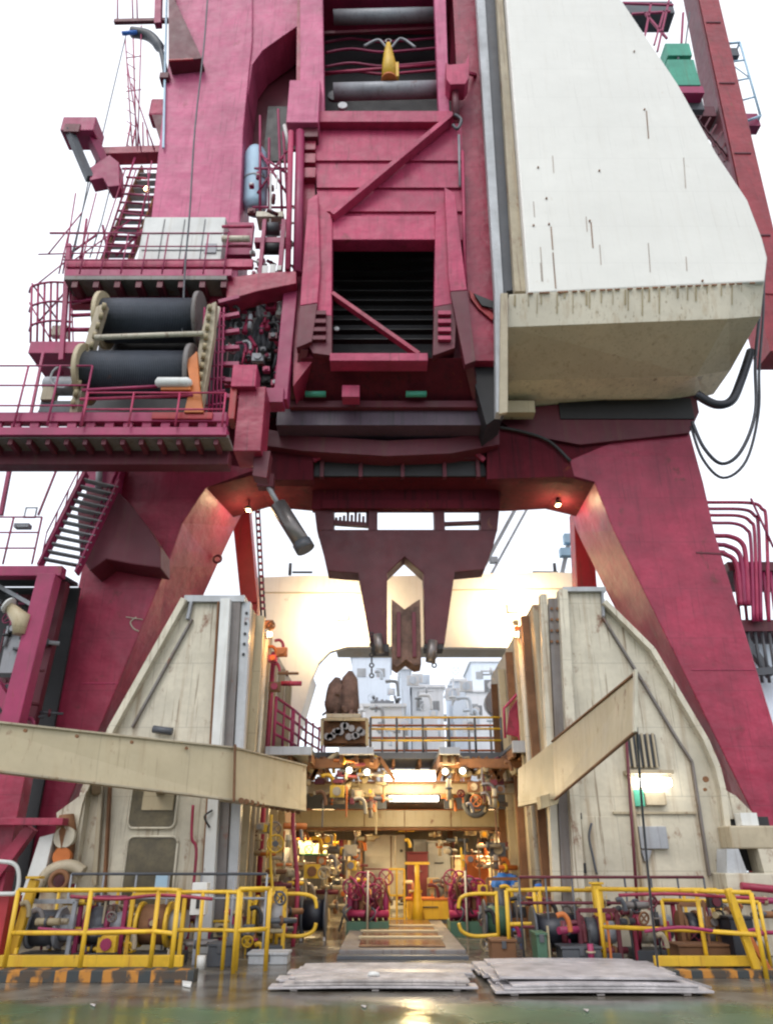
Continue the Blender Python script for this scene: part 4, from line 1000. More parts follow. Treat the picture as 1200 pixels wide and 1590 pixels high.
# upright support post at mid of right (thin)
o = part('support_pole', MB().tube([A(972,1150,15.4), Vector((A(992,1470,15.4).x,15.4,0))], .03, 8), 'maroon', None, loc=(A(992,1470,15.4).x,15.4,0)); meta(o, 'thin maroon upright pole in front of the vent grille', 'pole')

# ================================================================== AFT WHITE PORTAL + ship beyond
ap = thing('aft_portal', 'broad white portal beam with rounded corners aft of the moonpool', 'portal', (0, 27.5, 0))
YA = 27.5
pts = [(380,897),(480,893),(560,895),(700,892),(860,888),(905,890),(905,1200),(798,1200),(800,1060),(797,1020),(785,1006),(540,1004),(512,1012),(495,1030),(482,1060),(462,1130),(458,1200),(380,1200)]
part('front_plate', MB().pp(pts, YA, .3), 'white_aft', ap, bevel=.02)
part('beam_soffit', MB().prism([A(520,1003,YA+.02), A(790,1003,YA+.02), A(790,990,YA+.02), A(520,990,YA+.02)], (0,1.8,0)), 'khaki', ap)
part('left_reveal', MB().hexa([A(446,1180,YA+.3), A(462,1130,YA+.3), A(486,1050,YA+.3), A(470,1050,YA+.3)] + [p+Vector((0,1.6,0)) for p in (A(446,1180,YA+.3), A(462,1130,YA+.3), A(486,1050,YA+.3), A(470,1050,YA+.3))]), 'white_aft', ap)
part('inner_leg', MB().box(A(420,1200,YA+.1).x, A(455,1200,YA+.1).x, YA+.1, YA+1.5, 0, A(440,1200,YA+.1).z+.1), 'white_aft', ap)
part('inner_leg', MB().box(A(800,1200,YA+.1).x, A(850,1200,YA+.1).x, YA+.1, YA+1.5, 0, A(820,1200,YA+.1).z+.1), 'white_aft', ap)
part('seam', MB().bar(A(410,920,YA-.01), A(560,921,YA-.01), .02, .04), 'khaki', ap)
part('seam', MB().bar(A(700,916,YA-.01), A(880,914,YA-.01), .02, .04), 'khaki', ap)
for px, py, lab in ((532,955,'glowing floodlight on the left half of the white aft beam'), (797,943,'glowing floodlight on the right half of the white aft beam')):
    pos = A(px, py, YA-.35)
    t = thing('floodlight', lab, 'lamp', pos, 'floodlights on the aft beam')
    part('housing', MB().box(pos.x-.2, pos.x+.2, pos.y, pos.y+.15, pos.z-.15, pos.z+.15), 'plain_white', t)
    part('lens', MB().disc(pos+Vector((0,-.02,0)), (0,1,0), .12, .04), 'warm_glow', t)
    part('bracket', MB().bar(pos+Vector((0,.1,0)), pos+Vector((0,.36,0)), .06), 'grey', t)
    lamp_light('SPOT', pos+Vector((0,-1.1,-.2)), 520, (1,.76,.45), .25, pos+Vector((0,1,-.1)), 'lamp_light', R(165))
# little davits on top of aft beam
for px, lab in ((450,'short grey bitt on the left of the aft beam top'), (862,'short grey bitt on the right of the aft beam top')):
    p = A(px, 893, YA+.4)
    o = part('bitt', MB().tube([p, p+Vector((0,0,.5))], .07, 8).tube([p+Vector((.1,0,.12)), p+Vector((.9*(1 if px<600 else -1),0,.12))], .05, 8), 'dark_grey', None, loc=p)
    meta(o, lab, 'bitt')
rk = thing('aft_rigging', 'pale slanted rigging frame seen right of the yoke through the portal', 'rigging', A(780,860,34))
mb = MB().bar(A(800,790,34), A(740,900,34), .18).bar(A(818,790,34), A(755,905,34), .12).bar(A(885,830,34), A(870,900,34), .2).bar(A(760,870,34),A(772,870,34),.3)
part('struts', mb, 'light_grey', rk)
part('lamp_stack', MB().pbox(876, 828, 896, 842, 33.6, .4).pbox(870, 850, 890, 862, 33.6, .4), 'pale_blue', rk)
# ship structures beyond
def block(name, lab, cat, x0, y0, x1, y1, Y, D, m, win=0, group=None):
    a = A(x0, (y0+y1)/2, Y); b = A(x1, (y0+y1)/2, Y); zt = A((x0+x1)/2, y0, Y).z
    t = thing(name, lab, cat, ((a.x+b.x)/2, Y, 0), group)
    part('walls', MB().box(a.x, b.x, Y, Y+D, 0, zt), m, t, bevel=.03)
    part('roof_edge', MB().box(a.x-.12, b.x+.12, Y-.12, Y+D, zt+.003, zt+.15), 'far_white', t)
    for i in range(win):
        f = (i+.5)/win; cx = a.x+(b.x-a.x)*f; w = (b.x-a.x)/win*.28
        part('window', MB().box(cx-w*.8, cx+w*.8, Y-.04, Y+.02, zt-1.2, zt-.7), 'light_grey', t)
    return t
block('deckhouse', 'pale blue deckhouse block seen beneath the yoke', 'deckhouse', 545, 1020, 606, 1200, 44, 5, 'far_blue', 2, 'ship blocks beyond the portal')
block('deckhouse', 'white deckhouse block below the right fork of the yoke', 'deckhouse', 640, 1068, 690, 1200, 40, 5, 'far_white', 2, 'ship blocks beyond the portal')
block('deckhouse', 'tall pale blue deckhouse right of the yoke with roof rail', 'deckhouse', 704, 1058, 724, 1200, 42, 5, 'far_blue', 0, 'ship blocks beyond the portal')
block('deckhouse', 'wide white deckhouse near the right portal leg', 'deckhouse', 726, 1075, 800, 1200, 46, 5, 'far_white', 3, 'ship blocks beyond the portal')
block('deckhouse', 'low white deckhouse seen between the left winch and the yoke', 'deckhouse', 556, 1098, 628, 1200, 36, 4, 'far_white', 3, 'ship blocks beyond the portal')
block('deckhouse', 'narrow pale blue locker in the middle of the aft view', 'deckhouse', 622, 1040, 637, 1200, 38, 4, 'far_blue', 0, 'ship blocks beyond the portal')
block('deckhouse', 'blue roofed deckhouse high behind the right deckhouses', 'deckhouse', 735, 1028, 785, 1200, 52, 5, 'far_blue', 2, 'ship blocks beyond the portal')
ra = thing('roof_clutter', 'grey roof machinery on the low white deckhouse', 'machinery', A(592,1098,36))
mb = MB()
for i in range(14):
    x = random.uniform(572, 618); mb.bar(A(x,1098,36.3), A(x+random.uniform(-6,6),random.uniform(1080,1094),36.3), .12)
mb.pbox(575, 1088, 612, 1098, 36.2, .6)
part('pipes', mb, 'grey', ra)
dl = thing('davit_lamp', 'grey mooring davit with round lamp near the right portal leg', 'davit', A(775,1130,26))
part('head', MB().disc(A(772,1092,25.8), (0,1,0), .45, .5, 16), 'light_grey', dl)
part('arm', MB().tube(spline([A(772,1092,26), A(768,1060,26), A(778,1044,26), A(782,1036,26)]), .12, 8), 'dark_grey', dl)
part('post', MB().tube([A(772,1100,26), A(776,1160,26)], .15, 8), 'dark_grey', dl)
part('fittings', MB().pbox(775, 1046, 788, 1056, 25.7, .3), 'plain_white', dl)

# ================================================================== MID WALKWAYS OVER MOONPOOL
def wing(lab, x0, x1, ya, yb, Yf, D, m='steel'):
    t = thing('walkway', lab, 'walkway', A((x0+x1)/2, yb, Yf), 'walkways across the moonpool')
    part('fascia', MB().pbox(x0, ya, x1, yb, Yf, .15), m, t)
    a = A(x0, ya, Yf); b = A(x1, ya, Yf)
    part('floor', MB().box(a.x, b.x, Yf+.15, Yf+D, a.z-.12, a.z-.03), 'dark_grey', t)
    mb = MB()
    n = max(2, int((b.x-a.x)/.7))
    for i in range(n+1):
        x = a.x+.05+(b.x-a.x-.1)*i/n; mb.box(x-.04, x+.04, Yf+.2, Yf+D-.05, a.z-.34, a.z-.13)
    part('joists', mb, 'rust', t)
    return t
wing('left walkway ledge with weathered fascia beside the magenta railing', 412, 484, 1159, 1172, 18.4, 5.5, 'light_grey')
wing('short walkway ledge under the rusty machine on the left', 526, 580, 1160, 1171, 18.8, 5, 'light_grey')
wing('dark middle walkway bridging the moonpool below the yellow rails', 484, 820, 1168, 1178, 21.5, 3, 'dark_grey')
wing('short walkway ledge right of the middle', 682, 714, 1160, 1171, 18.8, 5, 'light_grey')
wing('right walkway ledge beside the dark red railing', 796, 836, 1150, 1168, 18.4, 5.5, 'light_grey')
ub = thing('under_walkway_girders', 'dark greasy girders and pipes beneath the walkways', 'girder', A(640,1230,20.5))
mb = MB().pbox(484, 1178, 586, 1192, 19.5, .3).pbox(686, 1178, 812, 1192, 19.5, .3)
for i in range(16): 
    x = random.uniform(475, 590) if i % 2 else random.uniform(690, 815)
    mb.bar(A(x,1176,20), A(x+random.uniform(-25,25),1212,20), .1)
part('girders', mb, 'rust', ub)
mb = MB().pbox(476, 1232, 600, 1256, 22.5, .3).pbox(690, 1232, 815, 1256, 22.5, .3)
part('dark_trusses', mb, 'dark_grey', ub)
mb = MB()
for i in range(26):
    x = random.uniform(478, 600) if i % 2 else random.uniform(700, 812)
    y = random.uniform(1176, 1250); mb.tube([A(x,y,19.2+random.random()*2), A(x+random.uniform(-20,20),y+random.uniform(-12,12),19.5+random.random())], random.uniform(.03,.09), 6)
part('pipework', mb, 'khaki_dark', ub)
mb = MB()
for i in range(14):
    x = random.uniform(478, 560) if i % 2 else random.uniform(700, 812); y = random.uniform(1178, 1250); mb.pbox(x, y, x+random.uniform(6,18), y+random.uniform(4,10), 19.1+random.random(), .2)
part('boxes', mb, 'maroon', ub)
part('wheel', MB().ring(A(738,1248,21.0), (0,1,0), .28, .08).disc(A(738,1248,21.1), (0,1,0), .1, .1), 'dark_grey', ub)
part('orange_pipe', MB().tube([A(684,1234,21.4), A(716,1232,21.4)], .1, 8), 'orange', ub)
yb_ = thing('yellow_cross_beam', 'yellow lit crossbeam between the two tube lamps', 'beam', A(640,1232,20.6))
part('beam', MB().pbox(478, 1216, 812, 1232, 20.6, .3), 'khaki', yb_, bevel=.01)
part('beam_flange', MB().pbox(478, 1213, 812, 1216, 20.5, .45), 'rust', yb_)
kb2 = thing('hatch_coaming_beam', 'tan lower crossbeam framing the lit workshop opening', 'beam', A(640,1285,23.5))
part('beam', MB().pbox(452, 1258, 822, 1284, 23.5, .4), 'khaki', kb2, bevel=.01)
for x in (566, 628, 700): part('seam', MB().pbox(x-.6, 1258, x+.6, 1284, 23.48, .015), 'rust', kb2)
part('lower_flange', MB().pbox(452, 1284.5, 822, 1289, 23.4, .6), 'rust', kb2)
for x0, x1, y, Yd, lab, e in ((598,675,1206,20.2,'upper bright tube lamp under the middle walkway',90),(604,680,1240,21.8,'lower bright tube lamp under the yellow crossbeam',110)):
    t = thing('tube_lamp', lab, 'lamp', A((x0+x1)/2, y, Yd), 'tube lamps over the moonpool')
    part('diffuser', MB().tube([A(x0,y,Yd), A(x1,y,Yd)], .10 if y < 1220 else .07, 12), 'tube_glow', t)
    part('tray', MB().pbox(x0-2, y-11, x1+2, y-8, Yd-.05, .25), 'plain_white', t)
    lamp_light('POINT', A((x0+x1)/2, y+(28 if y < 1220 else 34), Yd-.9), e, (1,.74,.36), .3)
for k, (x, y, lab) in enumerate(((542,1196,'far left spotlight shining under the walkway'),(570,1199,'second spotlight from the left under the walkway'),(691,1198,'spotlight just right of the tube lamps'),(718,1197,'far right spotlight shining under the walkway'))):
    p = A(x, y, 19.4); t = thing('spotlight', lab, 'lamp', p, 'spotlights under the walkway')
    d = Vector((.3 if x < 600 else -.3, -1, -.3)).normalized()
    part('can', MB().tube([p-d*.25, p], .10, 12), 'dark_grey', t)
    part('lens', MB().disc(p+d*.01, d, .06, .03, 12), 'lamp', t)
    part('bracket', MB().bar(p-d*.15, p-d*.15+Vector((0,0,.3)), .04), 'dark_grey', t)
    lamp_light('POINT', p+d*.3, 14, (1,.75,.4), .1)
# railings on walkways
zf = A(450,1159,18.6).z
railing('magenta_railing', 'purple magenta railing on the left walkway by the inner wall', [Vector((A(424,1150,18.4).x,18.5,zf)), Vector((A(440,1150,18.4).x,20.2,zf)), Vector((A(450,1150,18.4).x,22,zf)), Vector((A(470,1150,18.4).x,24,zf))], 1.15, 4, 'magenta', .035, cat='railing')
mb = MB()
for i in range(8): 
    p = Vector((A(424,1150,18.4).x+i*.12, 18.5+i*.7, zf)); mb.tube([p, p+Vector((0,0,1.1))], .03, 6)
o = thing('baluster_row', 'row of purple bars behind the magenta railing on the left walkway', 'balusters', p); part('balusters', mb, 'magenta', o)
rd = thing('red_stair_guard', 'dark red sheet guard and rails at the right end of the walkway', 'guard', A(800,1150,18.6))
part('sheet', MB().pp([(786,1140),(790,1105),(806,1080),(812,1082),(808,1145)], 19.2, .06), 'red', rd)
part('rails', MB().tube([A(784,1146,19), A(782,1100,19), A(808,1072,19)], .035, 6).tube([A(806,1150,19), A(812,1068,19)], .035, 6), 'pink', rd)
zc = A(640,1168,21.6).z
railing('yellow_railing', 'yellow railing along the middle walkway', lin((A(575,1168,21.6).x,21.6,zc), (A(780,1168,21.6).x,21.6,zc), 6), .95, 3, 'yellow', .03, post_m='dark_grey')
railing('rust_railing', 'orange and grey railing behind the middle walkway', lin((A(560,1140,24.3).x,24.3,zc), (A(795,1140,24.3).x,24.3,zc), 8), 1.15, 3, 'orange', .035, post_m='grey')
rw = thing('netted_winch', 'rusty brown netted winch heap on the left walkway', 'winch', A(530,1110,20.5))
bmv = MB()
for i in range(70):
    a = random.uniform(0, math.pi); rr = random.uniform(.2, 1); x = 530+24*rr*math.cos(a); y = 1108-62*math.sin(a)*rr
    bmv.tube([A(x,y,20.4+random.random()*.5), A(x+random.uniform(-7,7),min(1110,y+random.uniform(4,18)),20.3+random.random()*.5)], random.uniform(.02,.07), 6)
part('coils', bmv, 'net', rw)
part('drum', MB().tube([A(510,1088,20.8), A(550,1086,20.8)], .3, 18), 'net', rw)
part('frame', MB().pbox(506, 1108, 560, 1114, 20.2, .9), 'cream_dirty', rw)
for cx, top in ((520,1052),(541,1042)):
    part('net_bundle', MB().tube([A(cx,1108,20.6), A(cx,1095,20.6), A(cx+1,1075,20.6), A(cx+2,top+12,20.6), A(cx+3,top,20.6)], [.24,.3,.26,.22,.06], 9), 'net', rw)
rb = thing('tool_rack', 'brown tool rack with orange edges beneath the netted winch', 'rack', A(535,1155,20))
part('box', MB().pbox(502, 1118, 568, 1154, 20.4, .8), 'rust', rb)
part('frame', MB().bar(A(500,1116,20.2), A(500,1158,20.2), .08).bar(A(570,1116,20.2), A(570,1158,20.2), .08).bar(A(500,1117,20.2), A(570,1117,20.2), .08), 'khaki_dark', rb)
mb = MB()
for i in range(14): mb.pbox(506+random.random()*52, 1124+random.random()*20, 512+random.random()*52, 1140+random.random()*8, 20.25, .1) if False else mb.disc(A(508+i*4.2, 1136+random.uniform(-9,9), 20.3), (0,1,0), .09, .1, 8)
part('tools', mb, 'steel', rb)

# ================================================================== WORKSHOP / MOONPOOL FLOOR AREA
wsW = thing('workshop_bulkhead', 'warm lit cream bulkhead at the back of the moonpool bay', 'bulkhead', (0, 31, 0))
part('wall', MB().box(-6, 6, 31, 31.3, 0, 4.2), 'cream_dirty', wsW)
part('ceiling', MB().box(-6, 6, 24.5, 31, 3.25, 3.4), 'dark_grey', wsW)
for x in (-4.6, -3.4, 2.4, 3.7, 4.6): part('pillar', MB().box(x-.1, x+.1, 30.5, 30.7, 0, 3.25), 'rust', wsW)
part('lintel', MB().box(-6, 6, 28.2, 28.4, 2.5, 3.2), 'orange', wsW)
lk = thing('white_lockers', 'pair of cream white lockers at the back of the workshop', 'locker', G(597,1380))
YK = 29.5
part('body', MB().box(A(566,1320,YK).x, A(629,1320,YK).x, YK, YK+.6, 0, A(600,1296,YK).z), 'white_aft', lk, bevel=.02)
part('door_seam', MB().box(A(607,1320,YK).x-.02, A(607,1320,YK).x+.02, YK-.02, YK, .1, A(600,1298,YK).z), 'rust', lk)
part('shelf_line', MB().box(A(566,1320,YK).x, A(629,1320,YK).x, YK-.015, YK, 1.25, 1.29), 'red', lk)
part('handle', MB().disc(A(623,1321,YK-.03), (0,1,0), .05, .05), 'dark_grey', lk)
def fill(lab, name, cat, x0, y0, x1, Y, D, m, m2, group=None, det=None):
    a = A(x0,y0,Y); b = A(x1,y0,Y); t = thing(name, lab, cat, ((a.x+b.x)/2, Y, 0), group)
    part('body', MB().box(a.x, b.x, Y, Y+D, .08, a.z), m, t, bevel=.015)
    part('base', MB().box(a.x+.03, b.x-.03, Y+.03, Y+D-.03, 0, .08), 'dark_grey', t)
    part('lid', MB().box(a.x-.03, b.x+.03, Y-.03, Y+D+.03, a.z+.002, a.z+.05), m2, t)
    part('handle', MB().tube([((a.x*.7+b.x*.3),Y-.04,a.z*.7),((a.x*.3+b.x*.7),Y-.04,a.z*.7)], .015, 6), 'dark_grey', t)
    return t
fill('tan compressor box with dark lower half at the left of the workshop','compressor','compressor',462,1304,508,26,1,'khaki','orange')
fill('dark green bench below the tan compressor','work_bench','bench',464,1328,505,25,.8,'dark_grey','green')
fill('magenta winch box at the centre right of the workshop','winch_box','box',632,1325,664,27,1,'maroon','maroon')
fill('grey switchgear cabinet behind the magenta box','switchgear','cabinet',664,1308,698,28,.8,'grey','light_grey')
fill('light grey meter cabinet left of the switchgear','meter_cabinet','cabinet',642,1306,662,28.6,.6,'light_grey','grey')
fill('white topped work bench at the right of the workshop','bench','bench',704,1331,765,26,.9,'khaki','plain_white')
fill('white ice box on the right side of the workshop','ice_box','box',770,1318,796,25.5,.8,'plain_white','plain_white')
fill('pale locker high at the right of the workshop','locker','locker',764,1302,816,27.5,.6,'white_aft','khaki')
fill('orange machine box behind the right valve cluster','machine_box','machine',722,1340,758,24.5,.8,'orange','rust')
fill('yellow painted base block in front of the switchgear','base_block','block',632,1398,700,23.5,.9,'yellow','orange')
for px, lab in ((500,'warm ceiling lamp at the left of the workshop bay'),(775,'warm ceiling lamp at the right of the workshop bay')):
    p = A(px, 1300, 25.5); p.z = 3.1; t = thing('ceiling_lamp', lab, 'lamp', p, 'ceiling lamps in the workshop bay')
    part('diffuser', MB().box(p.x-.35, p.x+.35, p.y-.08, p.y+.08, p.z-.06, p.z), 'warm_glow', t)
    part('tray', MB().box(p.x-.4, p.x+.4, p.y-.12, p.y+.12, p.z+.003, p.z+.12), 'grey', t)
    lamp_light('AREA', p-Vector((0,0,.1)), 420, (1,.74,.38), .6, p-Vector((0,.4,2)))
# racks of pipes hanging in the workshop
hp = thing('hanging_pipes', 'rusty vertical pipes and bottles lined up left of the white lockers', 'pipes', A(535,1370,28))
for i in range(9):
    x = 512+i*6; part('bottle', MB().tube([A(x,1304+random.randint(0,10),28), A(x,1370,28)], .07, 8), ['rust','khaki','steel','maroon'][i%4], hp)
part('pale_rod', MB().tube([A(513,1312,24), A(513,1345,24)], .03, 6), 'plain_white', hp)
hr_ = thing('hanging_hoses', 'dark and rusty hanging hoses at the right of the workshop', 'hoses', A(800,1370,25))
for i in range(8):
    x = 775+i*6; part('hose', MB().curve([A(x,1292,25.2), A(x+3,1330,25.2), A(x-2,1375,25.2)], .035), ['rust','rubber','steel','red'][i%4], hr_)
# valve clusters
def handwheel(t, c, ax, r, m):
    mb = MB().ring(c, ax, r, .02, 14, 5); a = Vector(ax).normalized().orthogonal().normalized(); b = Vector(ax).normalized().cross(a)
    for d in (a, b): mb.bar(c-d*r, c+d*r, .02)
    part('hand_wheel', mb, m, t)
def valve_cluster(lab, x0, x1, y0, Y):
    a = G(0, 0) if False else None
    X0 = A(x0,1400,Y).x; X1 = A(x1,1400,Y).x; z1 = A(x0,y0,Y).z
    t = thing('valve_cluster', lab, 'valves', ((X0+X1)/2, Y, 0), 'magenta valve clusters beside the hatch')
    part('skid', MB().box(X0, X1, Y, Y+1, 0, .3), 'dull_green', t)
    for k in range(7):
        x = X0+(X1-X0)*(k+.5)/7; 
        part('valve_body', MB().tube([(x,Y+.3,.3),(x,Y+.3,z1*.5),(x,Y+.3,z1*.8)], [.05,.075,.03], 10), ['magenta','maroon','rust'][k%3], t)
        handwheel(t, Vector((x, Y+.15, z1*random.uniform(.65,.95))), (random.uniform(-.4,.4),1,.3), .17, 'red' if k % 2 else 'magenta')
    part('header', MB().tube([(X0,Y+.5,.7),(X1,Y+.5,.7)], .09, 10), 'maroon', t)
    for k in range(10): x = random.uniform(X0,X1); z = random.uniform(.4,z1); part('pipe', MB().curve([(x,Y+.1,z),(x+random.uniform(-.2,.2),Y-.05,z-.15),(x+random.uniform(-.3,.3),Y+.2,max(.05,z-.5))], .025), ['magenta','dark_grey','rust','maroon'][k%4], t)
    part('header', MB().tube([(X0,Y+.2,.45),(X1,Y+.2,.45)], .08, 10), 'pink', t)
    part('stem', MB().tube([((X0+X1)/2,Y-.1,0),((X0+X1)/2,Y-.1,z1)], .025, 6), 'cream', t)
    return t
valve_cluster('magenta valve cluster left of the low wet hatch', 538, 604, 1352, 19.5)
valve_cluster('magenta valve cluster right of the low wet hatch', 698, 748, 1352, 19.5)
# yellow pillar
yp = thing('yellow_pillar', 'slim yellow flared pillar standing beyond the hatch', 'pillar', (A(648,1390,23).x, 23, 0))
x = A(648,1390,23).x
part('stem', MB().tube([(x,23,0),(x,23,.45),(x,23,1.1),(x,23,1.5)], [.2,.13,.06,.07], 12), 'yellow', yp)
part('cross_head', MB().bar((x-.35,23,1.5),(x+.35,23,1.5),.06,.07), 'yellow', yp)
yc = thing('yellow_crate', 'small pale yellow cage standing left of the yellow pillar', 'cage', (A(615,1390,23).x,23,0))
x0, x1 = A(604,1390,23).x, A(628,1390,23).x
mb = MB()
for x in (x0, (x0+x1)/2, x1):
    for yy in (23, 23.5): mb.bar((x,yy,0),(x,yy,1.35),.05)
for z in (.1,.7,1.35): mb.bar((x0,23,z),(x1,23,z),.05).bar((x0,23.5,z),(x1,23.5,z),.05)
part('frame', mb, 'yellow', yc)
part('load', MB().box(x0+.05,x1-.05,23.05,23.45,.7,1.25), 'khaki', yc)
# blue item
bt = thing('blue_tarpaulin', 'crumpled blue tarpaulin heap on a box at the right', 'tarpaulin', (A(786,1380,21).x,21,0))
part('box', MB().box(A(765,1390,21).x, A(812,1390,21).x, 21, 21.8, 0, A(786,1380,21).z), 'rust', bt)
hx = A(786,1374,21); mb = MB()
for i in range(14): 
    c = hx+Vector((random.uniform(-.28,.28), .3+random.uniform(-.2,.2), random.uniform(-.1,.05))); mb.tube([c-Vector((0,0,.12)), c+Vector((0,0,.12+.15*random.random()))], [.22,.08], 7)
part('cloth', mb, 'blue', bt)
# central hatch
ht = thing('moonpool_hatch', 'low steel hatch cover with wet shining top in the middle', 'hatch', (A(620,1480,15.8).x, 15.8, 0))
xa, xb = A(527,1485,15.8).x, A(722,1485,15.8).x
part('coaming', MB().box(xa, xb, 15.6, 22.4, 0, .13), 'web_grey', ht, bevel=.02)
mat('wet_plate', (.22,.12,.06), .10, metal=.3, var=.35, vs=1.5, rust=.5, rs=1., bump=.3, bs=10)
part('cover', MB().box(xa+.35, xb-.35, 15.9, 22.2, .134, .17), 'wet_plate', ht, bevel=.01)
for yy in (17.2, 18.6, 20.0): part('cover_bar', MB().box(xa+.3, xb-.3, yy, yy+.18, .172, .20), 'khaki', ht)
part('step', MB().box(xa-.02, xb+.02, 15.3, 15.58, 0, .06), 'dark_grey', ht)
# clutter near moonpool
def pipe_spool(lab, px, Y, r, m, w=.5):
    x = A(px,1420,Y).x; t = thing('hose_reel', lab, 'reel', (x, Y, 0), 'reels around the moonpool')
    part('drum', MB().tube([(x-w/2,Y,r+.05),(x+w/2,Y,r+.05)], r*.7, 14), m, t)
    for s in (-1,1): part('flange', MB().disc((x+s*w/2,Y,r+.05), (1,0,0), r, .04, 18), 'dark_grey', t)
    for s in (-1,1): part('stand', MB().bar((x+s*w/2,Y-.2,0),(x+s*w/2,Y,r),.05).bar((x+s*w/2,Y+.2,0),(x+s*w/2,Y,r),.05), 'steel', t)
pipe_spool('black hose reel left of the magenta valves', 488, 18.6, .45, 'rubber')
pipe_spool('rust coloured wire reel behind the left yellow hook rail', 452, 19.6, .55, 'rust')
pipe_spool('green hose reel right of the hatch', 770, 17.6, .4, 'dull_green')
pipe_spool('small black reel behind the right yellow rail', 860, 15.4, .4, 'rubber', .8)
def winchlet(lab, x0, x1, Y, h, m, md):
    X0 = A(x0,1440,Y).x; X1 = A(x1,1440,Y).x; t = thing('deck_winch', lab, 'winch', ((X0+X1)/2, Y, 0), 'small deck winches')
    part('bed', MB().box(X0, X1, Y, Y+.7, 0, .15), 'dark_grey', t)
    part('drum', MB().tube([(X0+.15,Y+.35,h*.55),(X1-.3,Y+.35,h*.55)], h*.3, 16), md, t)
    for x in (X0+.1, X1-.3): part('cheek', MB().disc((x,Y+.35,h*.55), (1,0,0), h*.34, .06, 18), m, t)
    part('motor', MB().tube([(X1-.28,Y+.35,h*.55),(X1,Y+.35,h*.55)], h*.22, 12), 'grey', t)
    part('frame', MB().bar((X0,Y+.05,0),(X0,Y+.05,h),.07).bar((X1,Y+.05,0),(X1,Y+.05,h),.07).bar((X0,Y+.05,h),(X1,Y+.05,h),.07), m, t)
    return t
winchlet('dark deck winch behind the striped kerb at the far left', 30, 110, 14.6, .95, 'grey', 'dark_grey')
winchlet('magenta framed deck winch second from the left behind the railing', 120, 190, 14.8, 1.0, 'magenta', 'dark_grey')
winchlet('yellow framed deck winch behind the left railing below the door', 200, 282, 14.6, 1.05, 'yellow', 'rust')
winchlet('rusty deck winch between tower and left hook rail', 385, 440, 16.0, 1.1, 'yellow', 'steel')
winchlet('maroon deck winch at the right behind the railing', 900, 960, 14.8, .8, 'maroon', 'dark_grey')
winchlet('orange deck winch toward the right edge', 1060, 1120, 14.6, .9, 'rust', 'rubber')
winchlet('red and cream deck winch below the control panel', 985, 1050, 15.2, .9, 'red', 'cream')
winchlet('tan deck winch beside the left tower inner flange', 420, 470, 21, 1.5, 'khaki', 'steel')
winchlet('dark deck winch right of the hatch under the beam', 760, 815, 19, 1.2, 'rust', 'dark_grey')
def fbox(lab, px0, px1, Y, h, m, cat='box'):
    X0 = A(px0,1450,Y).x; X1 = A(px1,1450,Y).x; t = thing('deck_box', lab, cat, ((X0+X1)/2, Y, 0), 'boxes lying about the deck')
    part('body', MB().box(X0, X1, Y, Y+.5, 0, h), m, t, bevel=.015)
    part('lid', MB().box(X0-.02, X1+.02, Y-.02, Y+.52, h+.002, h+.04), m, t)
    part('latch', MB().box((X0+X1)/2-.04, (X0+X1)/2+.04, Y-.04, Y-.021, h-.1, h+.02), 'dark_grey', t)
px_ = A(309,1400,14.5).x; t = thing('control_pedestal', 'white control box on a thin pole beside the left tower flange', 'control box', (px_,14.5,0))
part('pole', MB().box(px_-.04, px_+.04, 14.55, 14.63, 0, .75), 'grey', t)
part('box', MB().box(px_-.13, px_+.13, 14.45, 14.7, .752, 1.25), 'plain_white', t)
part('slot', MB().box(px_-.03, px_+.03, 14.43, 14.448, .85, 1.0), 'black', t)
fbox('dark box on the deck beside the white control box', 325, 362, 14.3, .3, 'dark_grey')
fbox('grey wet tray box under the left hook rail', 388, 448, 14.6, .14, 'light_grey')
fbox('navy blue box behind the right end of the railing', 1136, 1172, 14.0, .72, 'rubber')
fbox('dull green box right of the hook rail', 832, 848, 14.4, .45, 'dull_green')
fbox('brown low box behind the right railing', 1050, 1130, 14.2, .3, 'rust')
fbox('dark low box behind the right railing middle', 870, 930, 14.4, .25, 'dark_grey')
fbox('low rusty box below the right hook rail', 762, 800, 15.2, .28, 'rust')
# bucket
o = part('paint_can', MB().tube([(A(315,1465,14.0).x,14.0,.0),(A(315,1465,14.0).x,14.0,.2)], .07, 14), 'plain_white', None, loc=(A(315,1465,14.0).x,14.0,0)); meta(o, 'small white can in front of the white control box', 'can')
# cables lying on clutter
for k, (pts, m, lab) in enumerate((([(110,1392),(180,1396),(250,1390),(330,1396)],'red','red hose draped along the left railing top'), ([(60,1442),(120,1446),(190,1442),(240,1450)],'magenta','magenta hose draped along the left middle rail'),
        ([(960,1390),(1040,1388),(1120,1392),(1190,1396)],'red','red hose draped along the right railing top'), ([(1000,1446),(1060,1440),(1130,1448),(1180,1442)],'magenta','magenta hose draped along the right middle rail'))):
    o = part('draped_hose', MB().curve([A(x,y,13.55) for x, y in pts], .026), m, None, loc=A(*pts[0],13.55)); meta(o, lab, 'hose', 'hoses draped on the railings')
for k, (pts, m, r, lab) in enumerate((
   ([(300,1360),(305,1330),(298,1300),(300,1250)],'red',.03,'thin red hose hanging beside the inner flange of the left tower'),
   ([(455,1460),(462,1380),(455,1280),(458,1250)],'red',.045,'red pipe rising under the end of the left beam'),
   ([(420,1480),(424,1400),(420,1330),(422,1265)],'yellow',.03,'thin yellow pipe beside the left inner wall'))):
    Yd = 15.8 if k == 0 else 17.4
    P = [A(x,y,Yd) for x, y in pts]; P[0] = Vector((P[0].x, Yd, 0))
    o = part('riser_pipe', MB().curve(P, r), m, None, loc=P[0]); meta(o, lab, 'pipe')
vw = thing('yellow_handwheel', 'yellow valve handwheel on the thin pipe at left', 'handwheel', A(428,1310,17.2))
handwheel(vw, A(428,1310,17.2), (0,1,0), .17, 'yellow')
